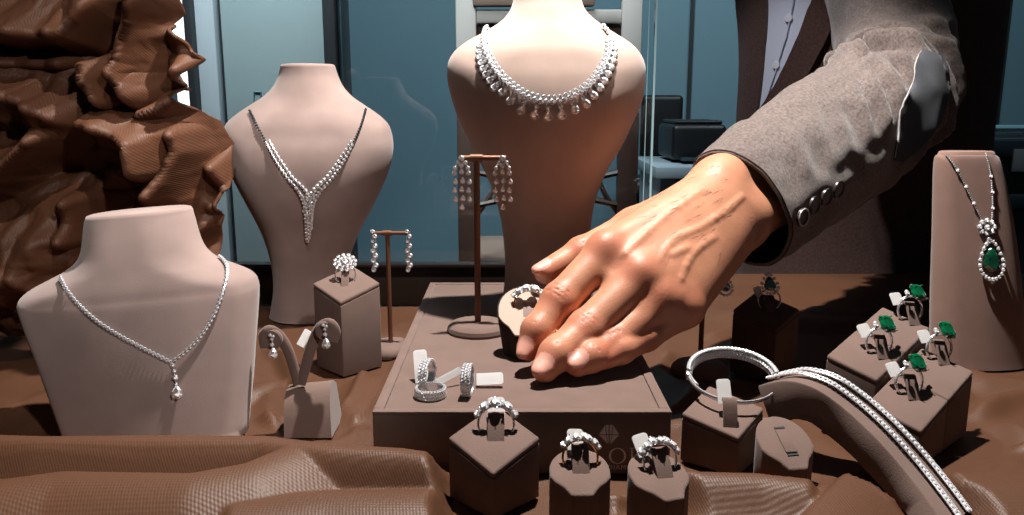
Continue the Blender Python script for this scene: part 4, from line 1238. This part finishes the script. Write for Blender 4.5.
for p in HAIR:
    dr = V((-.62 + rh.uniform(-.25, .25), -.35 + rh.uniform(-.2, .2), -.45 + rh.uniform(-.35, .35))).normalized(); l_ = rh.uniform(.009, .015); p = V(p) - V(dn) * .0006
    mb.tube([p, p + dr * l_ * .5 + V(dn) * .0012, p + dr * l_ + V(dn) * .0008], [.00012, .00011, .00005], 3, cap=False)
ah = mb.build('arm_hair', mat('dark_brown_hair', (70, 44, 30), .6), man, smooth=180); ah['kind'] = 'stuff'
# --- jacket: torso
def torso_rows(rows, Y0, mbx, n=64, dfront=.13, dback=.12, sub=6):
    R_ = catmull(rows, sub); rings = []
    for i, (py, xl, xr) in enumerate(R_):
        a, b = P(xl, py, Y0), P(xr, py, Y0); c = (a + b) / 2; hw = (b.x - a.x) / 2; ring = []
        for k in range(n):
            t = 2 * PI * k / n; ct, st = math.cos(t), math.sin(t)
            x = hw * math.copysign(abs(ct) ** .9, ct); y = (dback if st > 0 else dfront) * math.copysign(abs(st) ** .9, st)
            f = noise.noise((t * 1.3, c.z * 5, 3.1)) * .010 + noise.noise((t * 3, c.z * 14 + t * 2, 7.)) * .006
            ring.append(V((c.x + x * (1 + f), Y0 + y * (1 + f * 3), c.z)))
        rings.append(ring)
    mbx.loft(rings); return mbx
TR = [(-175, 800, 920), (-140, 760, 965), (-100, 745, 990), (-50, 739, 1000), (0, 740, 998), (50, 742, 992), (100, 741, 986), (150, 738, 980), (200, 737, 976), (250, 736, 974), (300, 735, 974), (360, 735, 976)]
tm_ = torso_rows(TR, 1.22, MB()); T_BVH = bvh_of(tm_)
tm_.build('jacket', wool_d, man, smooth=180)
# --- sleeve along the arm
AX = [(738, 210, .650, .053, .040), (763, 190, .680, .058, .046), (801, 164, .725, .063, .052), (845, 134, .775, .064, .056), (879, 106, .828, .066, .060), (891, 88, .865, .063, .062), (894, 58, .905, .060, .062), (890, 20, .960, .064, .064), (886, -22, 1.03, .074, .072), (886, -60, 1.10, .085, .08), (880, -95, 1.16, .085, .08)]
cp_ = catmull([tuple(P(a, b, c)) + (d, e) for a, b, c, d, e in AX], 14)
mb = MB(); rings = []; m_ = len(cp_); n = 110
u_ = None
for i, row in enumerate(cp_):
    p = V(row[:3]); tn = (V(cp_[min(i + 1, m_ - 1)][:3]) - V(cp_[max(i - 1, 0)][:3])).normalized()
    if u_ is None: u_ = V((.55, -.15, -.82))        # across the cuff
    u_ = (u_ - tn * u_.dot(tn)).normalized(); w_ = tn.cross(u_)
    f = i / (m_ - 1); rg = []
    fk = math.exp(-((f - .46) / .13) ** 2)
    for k in range(n):
        a = 2 * PI * k / n
        s_ = .0
        # creases gather at the bend of the elbow, long soft drags along the forearm
        s_ += fk * .0060 * (math.sin(9 * a * .5 + f * 46 + 1.5 * math.sin(a * 2)) ** 3)
        s_ += fk * .0040 * math.sin(f * 120 + 3 * a)
        s_ += .0050 * noise.noise((math.cos(a) * 1.6 + f * 4, math.sin(a) * 1.6, f * 9)) + .0025 * noise.noise((math.cos(a) * 4 + 9, math.sin(a) * 4, f * 24))
        s_ *= min(1, .25 + f * 6)
        rg.append(p + u_ * math.cos(a) * (row[3] + s_) + w_ * math.sin(a) * (row[4] + s_))
    rings.append(rg)
# deep creases where the sleeve folds at the elbow
def project(p):
    d = p - EYE; z = d.dot(FWD); return 512 + FPX * d.x / z, 257.5 - FPX * d.dot(UP) / z
CRE = [([(870, 58), (885, 85), (898, 124), (903, 140)], .0075, 5), ([(889, 58), (906, 80), (925, 104)], .0070, 5), ([(857, 72), (873, 102), (880, 136)], .0060, 5),
       ([(850, 56), (866, 49), (900, 46), (944, 56)], .0120, 5), ([(845, 100), (858, 130), (862, 152)], .0030, 6), ([(800, 120), (815, 150), (822, 178)], .0022, 7), ([(905, 20), (930, 30), (960, 34)], .005, 5), ([(868, 8), (900, 14), (935, 10)], .004, 6)]
cx_ = [sum(r, V()) / n for r in rings]
PXY = np.array([[project(p) for p in r] for r in rings])
DISP = np.zeros(PXY.shape[:2])
for line, dep, wdt in CRE:
    d, sd_, t = seg_dist(PXY[..., 0], PXY[..., 1], line); env = np.clip(np.minimum(t, 1 - t) / .2, 0, 1)
    DISP += dep * env * (-np.exp(-(d / wdt) ** 2) + .55 * np.exp(-((d - 2.1 * wdt) / wdt) ** 2))
DISP *= .15 + .85 * np.clip((seg_dist(PXY[..., 0], PXY[..., 1], [(930, 58), (926, 95), (905, 150)])[0] - 16) / 14, 0, 1)
for i, r in enumerate(rings):
    for k in range(n):
        if (r[k] - cx_[i]).dot(EYE - cx_[i]) > 0: r[k] = r[k] + (r[k] - cx_[i]).normalized() * DISP[i, k]
# turned-in hem and dark inside of the cuff
hem = [[q * .0 + (V(cp_[0][:3]) + (q - V(cp_[0][:3])) * .95) for q in rings[0]]]
inner = [[V(cp_[i][:3]) + (q - V(cp_[i][:3])) * .94 for q in rings[i]] for i in (4, 11, 19)]
outer = MB(); outer.loft(rings, False, False); S_BVH = bvh_of(outer)
sl_ = MB(); sl_.loft([hem[0]] + rings, False, False); sl_.build('sleeve', wool, man, smooth=180)
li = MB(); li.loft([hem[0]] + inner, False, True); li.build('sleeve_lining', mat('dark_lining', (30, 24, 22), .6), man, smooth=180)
# stitching round the cuff
mb = MB(); mb.tube([q + (q - V(cp_[1][:3])).normalized() * .0004 for q in rings[1]], .0007, 5, closed=True); mb.build('hem', wool_d, man, smooth=180)
# --- elbow patch, laid on the sleeve
def patch(bvh, left, right, off, nu=14, nv=26, th=.0012, push=False):
    L_, R_ = catmull(left, 6), catmull(right, 6); g = []
    for j in range(nv + 1):
        t = j / nv; a = np.array([np.interp(t, np.linspace(0, 1, len(L_)), L_[:, c]) for c in (0, 1)]); b = np.array([np.interp(t, np.linspace(0, 1, len(R_)), R_[:, c]) for c in (0, 1)])
        g.append([hit(bvh, *(a + (b - a) * i / nu), off) for i in range(nu + 1)])
    for _ in range(24):
        h2 = [list(r) for r in g]
        for j in range(1, nv):
            for i in range(1, nu):
                h2[j][i] = ((g[j - 1][i][0] + g[j + 1][i][0] + g[j][i - 1][0] + g[j][i + 1][0]) / 4, g[j][i][1])
        for j in range(1, nv if push else 1):
            for i in range(1, nu):
                lc, ln = bvh.find_nearest(h2[j][i][0])[:2]
                if ln.dot(EYE - lc) < 0: ln = -ln
                if (h2[j][i][0] - lc).dot(ln) < off: h2[j][i] = (lc + ln * off, h2[j][i][1])
        g = h2
    mbp = MB(); N_ = nu + 1
    top = [q[0] for r in g for q in r]; bot = [q[0] - q[1] * (th + off * .6) for r in g for q in r]; K = len(top)
    fs = [(j * N_ + i, j * N_ + i + 1, (j + 1) * N_ + i + 1, (j + 1) * N_ + i) for j in range(nv) for i in range(nu)]
    mbp.add(top + bot, fs + [tuple(K + i for i in reversed(f)) for f in fs])
    rim = [i for i in range(N_)] + [j * N_ + nu for j in range(1, nv + 1)] + [nv * N_ + i for i in range(nu - 1, -1, -1)] + [j * N_ for j in range(nv - 1, 0, -1)]
    for a, b in zip(rim, rim[1:] + rim[:1]): mbp.f.append((a, b, K + b, K + a)); mbp.m.append(0)
    return mbp, [top[i] for i in rim]
pm, rim = patch(S_BVH, [(921, 52), (914, 64), (913, 80), (904, 98), (898, 118), (896, 140), (893, 160)], [(941, 55), (946, 70), (947, 90), (942, 112), (933, 130), (918, 148), (900, 162)], .0030, push=True)
pm.build('elbow_patch', patchm, man, smooth=60)
mb = MB(); mb.tube([hit(S_BVH, x, y, .0018)[0] for x, y in catmull([(921, 52), (914, 64), (913, 80), (904, 98), (898, 118), (896, 140), (893, 158)], 6)], .00055, 5); mb.build('patch_stitching', mat('pale_thread', (196, 186, 178), .8), man)
# --- sleeve buttons
for i, (x, y) in enumerate(((801, 217), (813, 205), (825, 197), (837, 189))):
    p, nn = hit(S_BVH, x, y, .0016); R3 = nn.to_track_quat('Z', 'Y').to_matrix()
    mb = MB(); mb.lathe([(.0005, -.002), (.0068, -.002), (.0076, -.0006), (.0074, .0010), (.0060, .0012), (.0054, .0004), (.0005, .0003)], 28, p, R3)
    b_ = mb.build('sleeve_button', mat('button_horn_%d' % i, (52, 46, 44), .35), man)
    if i == 0:
        mb = MB(); mb.tube([p + R3 @ V((.0068 * math.cos(a), .0068 * math.sin(a), .0011)) for a in (2 * PI * k / 28 for k in range(28))], .0007, 6, closed=True); o_ = mb.build('button_rim', mat('pale_rim', (190, 186, 184), .3), b_)
# --- shirt and lapels on the chest
pm, rim = patch(T_BVH, [(767, -60), (767, -20), (768, 10), (767, 45), (765, 80), (762, 112), (757, 135)], [(832, -60), (822, -25), (815, 5), (803, 40), (789, 72), (772, 104), (757, 136)], .006)
pm.build('shirt', shirtm, man, smooth=60)
mb = MB(); mb.tube([hit(T_BVH, x, y, .0085)[0] for x, y in catmull([(800, -30), (794, 10), (786, 45), (774, 85), (764, 112)], 6)], .0016, 6, flat=.5); mb.build('placket', shirtm, man)
for (x, y) in ((791, 18), (779, 65)):
    p, nn = hit(T_BVH, x, y, .009); mb = MB(); mb.lathe([(.0003, -.001), (.005, -.001), (.0055, 0), (.005, .001), (.0003, .0012)], 20, p, nn.to_track_quat('Z', 'Y').to_matrix()); mb.build('shirt_button', mat('shirt_button_%d' % y, (226, 228, 236), .3), man)
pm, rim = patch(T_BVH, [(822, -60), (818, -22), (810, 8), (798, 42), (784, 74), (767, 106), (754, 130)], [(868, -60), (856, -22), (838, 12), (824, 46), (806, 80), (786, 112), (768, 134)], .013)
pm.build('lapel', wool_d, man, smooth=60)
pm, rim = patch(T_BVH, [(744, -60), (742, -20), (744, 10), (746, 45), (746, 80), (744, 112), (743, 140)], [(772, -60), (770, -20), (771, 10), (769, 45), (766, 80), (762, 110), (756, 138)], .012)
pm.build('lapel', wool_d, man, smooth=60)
# --- legs behind the table
for sx in (-1, 1):
    x = P(868, 200, 1.22).x + sx * .095
    mb = MB(); mb.tube([(x, 1.24, -.05), (x, 1.24, -.40), (x, 1.24, FZ + .05)], [.105, .085, .065], 20); mb.build('trouser_leg', M['black'], man, smooth=180)
    mb = MB(); mb.box((x, 1.19, FZ + .04), (.095, .27, .08), .03, 3); mb.build('shoe', M['black'], man)

# ================================================================== the ring stand in the hand
HZ = .0330
hs = thing('ring_stand', 'tall round-faced ring stand held by the man on the platform', 'ring stand', (P(522.5, 330, .566).x, .568, TZ))
mb = MB(); mb.prism(dome_poly(1.18), 0, 0, .0014, 3, top=lambda x, y: HZ + .70 * y)
for p in mb.v:
    k = .72 + .28 * min(1, max(0, p.z / .036)); p.x *= k; p.y *= k
mb.build('stand_body', mat('black_brown_suede', (48, 38, 34), .9, spec=.1, sheen=.1), hs, world=False)
mb = MB(); pol = [(x * .90, y * .90) for x, y in dome_poly(1.18)]
n = len(pol); mb.add([V((x, y, HZ + .0005 + .70 * y)) for x, y in pol] + [V((x, y, HZ - .0006 + .70 * y)) for x, y in pol], [tuple(range(n)), tuple(range(2 * n - 1, n - 1, -1))] + [(i, n + i, n + (i + 1) % n, (i + 1) % n) for i in range(n)])
mb.build('face_pad', mat('cream_suede', (188, 170, 156), .9, spec=.15, sheen=.2, bump=.1, bscale=1200), hs, world=False, smooth=0)
hp = V(hs.location) + V((.0048, -.001, HZ + .70 * -.001 - .0075))
Bh = basis(hp, 0, .30)
ring('gold ring with a diamond cluster on the stand held by the man', Bh, .0112, 'gold', 'cluster')
tongue(hs, Bh, .0085, .0135, M['suede'])
# ================================================================== behind the window
# glass pane at the back of the display, its bright edge beside the man's sleeve
gl = thing('glass_pane', 'clear glass pane standing at the back of the display, edge left of the sleeve', 'glass pane', (0, 1.045, -.05))
ex = P(655, 100, 1.045).x
bx('pane', (-.62, 1.042, -.05), (ex - .004, 1.046, 1.0), M['glass'], 0, gl)
bx('polished_edge', (ex - .0038, 1.0412, -.05), (ex - .0012, 1.0468, 1.0), M['glass_edge'], 0, gl)
bx('edge_strip', (ex - .012, 1.0412, -.05), (ex - .0112, 1.0418, 1.0), M['glass_edge'], 0, gl)
bx('back_ledge', (-.62, 1.040, -.06), (ex, 1.054, -.05), M['dark'], 0, gl)

bb_ = thing('back_board', 'low dark board standing along the back of the display behind the busts', 'board', (-.2, .868, 0))  # board stood forward, its dark face also stands in for shade on the cloth
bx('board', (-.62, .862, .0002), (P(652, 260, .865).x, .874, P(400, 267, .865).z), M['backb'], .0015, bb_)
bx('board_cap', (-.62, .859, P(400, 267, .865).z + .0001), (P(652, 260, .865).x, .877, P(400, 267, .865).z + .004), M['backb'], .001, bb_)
# chair
YC = 1.80
ch = thing('chair', 'wooden chair with pale painted back frame behind the glass', 'chair', (P(548, 200, YC).x, YC, FZ))
def xw(px): return P(px, 100, YC).x
def zw(py): return P(548, py, YC).z
def slab(name, x0, x1, y0, y1, m, d=.03, dy=0., bev=.004): return bx(name, (xw(x0), YC + dy - d / 2, zw(y1)), (xw(x1), YC + dy + d / 2, zw(y0)), m, bev, ch)
slab('back_frame', 457, 639, -22, -8, M['chairp'])
for a, b in ((457, 477), (619, 639)):
    slab('back_post', a, b, -8, 112, M['chairp'], .034)  # upper posts paler than the legs below them
    bx('leg', (xw(a), YC - .017, FZ), (xw(b), YC + .017, zw(112)), M['chairw'], .004, ch)
slab('back_panel', 474, 592, -14, 7, M['chairf'], .028, -.008)
slab('top_rail', 477, 619, 10, 24, M['chairp'], .026)
slab('lower_rail', 477, 619, 24, 36, M['chairw'], .02, .006)
for (x0, y0, x1, y1, sg) in ((477, 172, 619, 172, 1), (477, 205, 619, 205, -1)):
    mb = MB(); mb.tube([P(x0 + (x1 - x0) * k / 20, y0 + sg * 10 * math.sin(PI * k / 20), YC) for k in range(21)], .013, 8, flat=.6); mb.build('curved_rail', M['chairw'], ch)
for sg, x in ((1, 477), (-1, 619)):
    mb = MB(); mb.tube([P(x + sg * 22 * math.sin(PI * k / 16), 120 + 95 * k / 16, YC) for k in range(17)], .010, 8, flat=.6); mb.build('splat', M['chairw'], ch)
zs = zw(268)
bx('seat', (xw(457), YC + .02, zs - .06), (xw(639), YC + .46, zs), M['chairf'], .015, ch)
for a, b in ((457, 470), (626, 639)): bx('leg', (xw(a), YC + .42, FZ), (xw(b), YC + .455, zs - .05), M['chairw'], .004, ch)

# desk with dark office things
YD = 2.05
def xd(px): return P(px, 130, YD).x
def zd(py): return P(680, py, YD).z
dk = thing('desk', 'pale grey desk behind the glass edge', 'desk', (xd(705), YD + .2, FZ))
bx('desktop', (xd(655), YD - .03, zd(178)), (xd(790), YD + .36, zd(166)), M['desk'], .004, dk)
for x in (662, 780): bx('leg', (xd(x), YD, FZ), (xd(x) + .04, YD + .33, zd(178)), M['desk'], .003, dk)
bx('desk_front', (xd(668), YD + .02, FZ + .1), (xd(784), YD + .035, zd(178)), M['dark'], 0, dk)
oc = thing('office_chair', 'black office chair back behind the glass edge', 'office chair', (xd(656), YD + .6, FZ))
mb = MB(); a = P(641, 103, YD + .55); b = P(681, 152, YD + .55); mb.box((a + b) / 2, (b.x - a.x, .035, a.z - b.z + .05), .016, 4); mb.build('backrest', M['black'], oc)
mb = MB(); mb.box(((a.x + b.x) / 2, YD + .70, b.z - .12), (.16, .26, .05), .02, 3); mb.build('seat', M['black'], oc)
mb = MB(); mb.tube([((a.x + b.x) / 2, YD + .58, b.z + .02), ((a.x + b.x) / 2, YD + .59, b.z - .15), ((a.x + b.x) / 2, YD + .68, b.z - .15)], .012, 8); mb.build('back_bracket', M['black'], oc)
mb = MB(); mb.tube([((a.x + b.x) / 2, YD + .70, b.z - .13), ((a.x + b.x) / 2, YD + .70, FZ + .06)], .02, 10)
mb.build('column', M['black'], oc)
mb = MB()
for k in range(5):
    an = 2 * PI * k / 5 + .3; mb.tube([((a.x + b.x) / 2, YD + .66, FZ + .07), ((a.x + b.x) / 2 + .15 * math.cos(an), YD + .66 + .15 * math.sin(an), FZ + .025)], [.018, .012], 8)
mb.build('star_base', M['black'], oc)
p0, p1 = P(673, 125, YD + .09), P(726, 160, YD + .09)
zt_ = zd(166)
pr = thing('printer', 'black box-shaped printer standing on the grey desk', 'printer', ((p0.x + p1.x) / 2, YD + .16, zt_))
mb = MB(); mb.box(((p0.x + p1.x) / 2, YD + .20, (p0.z + zt_) / 2 + .004), (p1.x - p0.x, .22, p0.z - zt_ - .006), .014, 4); mb.build('printer_body', M['black'], pr)
mb = MB(); mb.box(((p0.x + p1.x) / 2, YD + .20, p0.z + .006), (p1.x - p0.x - .02, .19, .010), .004, 3); mb.build('lid', M['black'], pr)
mb = MB(); mb.box(((p0.x + p1.x) / 2, YD + .075, zt_ + .012), ((p1.x - p0.x) * .7, .05, .008), .002, 2); mb.build('paper_tray', M['steel'], pr)

# shelf with a metal case at the far right
YR = 1.75
sx0 = P(978, 200, YR).x
zr = P(1000, 196, YR).z
sh = thing('side_counter', 'dark counter at the far right behind the pendant panel', 'counter', (sx0 + .25, YR + .2, FZ))
bx('counter_top', (sx0, YR, zr - .03), (sx0 + .5, YR + .45, zr), M['steel'], .003, sh)
bx('counter_body', (sx0 + .02, YR + .02, FZ), (sx0 + .48, YR + .43, zr - .03), M['dark'], .003, sh)
z0, z1 = zr, P(1000, 150, YR).z
cs = thing('metal_case', 'dark metal case standing on the far right counter', 'case', (sx0 + .2, YR + .15, zr))
bx('case_body', (sx0 + .03, YR + .04, z0 + .0005), (sx0 + .42, YR + .30, z1 - .02), M['black'], .006, cs)
bx('case_lid', (sx0 + .025, YR + .035, z1 - .0195), (sx0 + .425, YR + .305, z1 + .02), M['steel'], .006, cs)
for k in (.10, .32): bx('latch', (sx0 + k - .015, YR + .029, z1 - .05), (sx0 + k + .015, YR + .036, z1), M['silver'], .001, cs)
for i, (dz, w_, lab) in enumerate(((.0205, .36, 'lower of the teal folders on the metal case'), (.0335, .33, 'upper of the teal folders on the metal case'))):
    f = thing('folder', lab, 'folder', (sx0 + .2, YR + .15, z1 + dz))
    bx('cover', (sx0 + .03, YR + .05, z1 + dz), (sx0 + .03 + w_, YR + .29, z1 + dz + .002), M['paper'], 0, f)
    bx('pages', (sx0 + .032, YR + .052, z1 + dz + .0021), (sx0 + .026 + w_, YR + .288, z1 + dz + .0095), M['tag'], 0, f)
    bx('cover', (sx0 + .03, YR + .05, z1 + dz + .0096), (sx0 + .03 + w_, YR + .29, z1 + dz + .0116), M['paper'], 0, f)
# ================================================================== cloth, drape
xs = np.linspace(-.62, .80, 560); ys = np.concatenate([np.linspace(.30, .36, 16)[:-1], np.linspace(.36, .50, 120)[:-1], np.linspace(.50, 1.035, 130)])
X, Y = np.meshgrid(xs, ys)
Z = cloth_height(X, Y)
tag(sheet('table_cloth', X, Y, Z, M['leather'], .002), 'brown woven leather cloth spread in folds over the display table', 'cloth')

# hanging drape at the left: folds with a soft upper side and a steep underside
DY = .70
u = np.linspace(-60, 222, 270); v = np.linspace(-60, 330, 320)
U, VV = np.meshgrid(u, v)
edge = np.interp(VV, [-60, 0, 14, 26, 45, 60, 74, 90, 104, 122, 145, 170, 192, 206, 230, 258, 330], [186, 186, 190, 180, 200, 207, 196, 184, 188, 204, 212, 215, 218, 212, 207, 205, 204])
UU = -60 + (U + 60) * (edge + 60) / 282.
def fold(h, pts, wu, wd, e=.18):
    d, s, t = seg_dist(UU, VV, pts)
    env = np.clip(t / e, 0, 1) * np.clip((1 - t) / e, 0, 1); env = env * env * (3 - 2 * env)
    return h * np.where(s > 0, np.exp(-(d / wu) ** 1.02), np.exp(-(d / wd) ** 1.25)) * env
FOLDS = [
    (.050, [(-70, -10), (0, 22), (38, 38), (75, 40), (108, 40), (125, 18), (150, -20)], 44, 9),
    (.030, [(-60, 40), (-10, 66), (40, 66), (85, 66), (110, 60)], 16, 6),
    (.055, [(-70, 110), (0, 86), (30, 92), (62, 100), (100, 122), (118, 136)], 30, 26),
    (.050, [(-60, 205), (-10, 190), (20, 185), (50, 162), (85, 132), (106, 122)], 26, 7),
    (.050, [(100, 120), (128, 124), (150, 134), (163, 142), (166, 186)], 20, 10),
    (.045, [(178, -40), (166, 0), (152, 40), (142, 75), (158, 112), (168, 118)], 26, 10),
    (.040, [(108, 60), (118, 78), (128, 100), (135, 112)], 12, 10),
    (.045, [(180, 84), (192, 76), (206, 60), (200, 42), (184, 20)], 22, 8),
    (.030, [(150, 118), (172, 110), (186, 98), (190, 88)], 14, 8),
    (.036, [(160, 205), (176, 178), (188, 150), (182, 118)], 12, 10),
    (.030, [(196, 165), (206, 170), (217, 195), (214, 220)], 16, 10),
    (.020, [(-20, 300), (20, 270), (60, 262), (100, 300)], 24, 16),
    (.024, [(100, 186), (102, 215), (100, 240)], 18, 8),
    (.024, [(-40, 225), (10, 240), (28, 275), (40, 300)], 30, 8),
]
h = np.zeros(UU.shape)
for (hh, pts, wu, wd) in FOLDS: h = np.maximum(h, fold(hh, pts, wu, wd))
h += np.clip((VV - 170) / 60, 0, 1) * np.clip((110 - UU) / 12, 0, 1) * .034 * np.clip((330 - VV) / 80, 0, 1)
h += fbm(UU / 100, VV / 100, 2.2, 5.5, 4) * .0035 + np.maximum(0, fbm(UU / 100 + VV / 260, VV / 100 - UU / 300, 1.5, 11.5, 2, True) - .35) * .013
XX = np.zeros(UU.shape); YY = XX.copy(); ZZ = XX.copy()
for j in range(UU.shape[0]):
    for i in range(UU.shape[1]):
        p = P(UU[j, i], VV[j, i], DY)
        XX[j, i] = p.x; ZZ[j, i] = p.z
        k = max(0, (UU[j, i] - 150) / 60)
        YY[j, i] = DY - h[j, i] * 1.25 + .05 * k * k
tag(sheet('leather_drape', XX, YY, ZZ, M['drape'], .003), 'brown leather drape hanging crumpled at the left of the window', 'drape')

# ================================================================== lights
def area(name, loc, target, size, power, col, spot=None):
    if spot:
        l = bpy.data.lights.new(name, 'SPOT'); l.spot_size = math.radians(spot); l.spot_blend = .6; l.shadow_soft_size = size
    else:
        l = bpy.data.lights.new(name, 'AREA'); l.size = size
    l.energy = power; l.color = col
    o = link(name, l); o.location = loc
    o.rotation_euler = (V(target) - V(loc)).to_track_quat('-Z', 'Y').to_euler(); return o
area('spot_overhead', (.06, .645, .90), (.08, .63, 0), .014, 72, (1, .94, .88), 76)
area('spot_left_busts', (.20, .0, .56), (-.30, .56, .13), .012, 10.5, (1, .93, .89), 40)
area('fill_drape', (-.08, .20, .85), (-.42, .68, .22), .012, 13, (1, .93, .87), 38)  # added light without a visible fixture, brightens the drape
area('spot_collar', (.06, .22, .80), (.04, .68, .36), .012, 30, (1, .95, .90), 20)
area('fill_jacket', (-.12, .45, 1.02), (.34, 1.10, .15), .02, 26, (.98, .97, 1), 23)  # added light, source unseen, lifts the shirt and jacket front
area('fill_chair', (.12, 1.14, 1.25), (.06, 1.8, .46), .03, 26, (1, .98, .95), 34)  # added only to brighten the top of the chair
area('shop_light', (-.2, 1.35, 1.75), (-.1, 2.6, .3), .25, 110, (.84, .95, 1), 84)
area('shop_light', (1.2, 1.55, 1.8), (1.0, 2.9, .3), .25, 56, (.78, .93, 1), 80)
area('fill_door', (-.45, 1.12, 1.1), (-.47, 1.46, .25), .10, 62, (.94, .99, 1), 64)  # added to brighten the pale door, no lamp is seen there
w = bpy.data.worlds.new('world'); S.world = w; w.use_nodes = True
w.node_tree.nodes['Background'].inputs[0].default_value = (.55, .7, .85, 1)
w.node_tree.nodes['Background'].inputs[1].default_value = .032

S.view_settings.view_transform = 'Standard'; S.view_settings.look = 'None'
S.view_settings.gamma = 1; S.view_settings.use_curve_mapping = False
S.view_settings.exposure = 0.
S.cycles.max_bounces = 8; S.cycles.transparent_max_bounces = 12
S.cycles.caustics_reflective = False; S.cycles.caustics_refractive = False
try:
    S.cycles.use_denoising = True
except Exception: pass
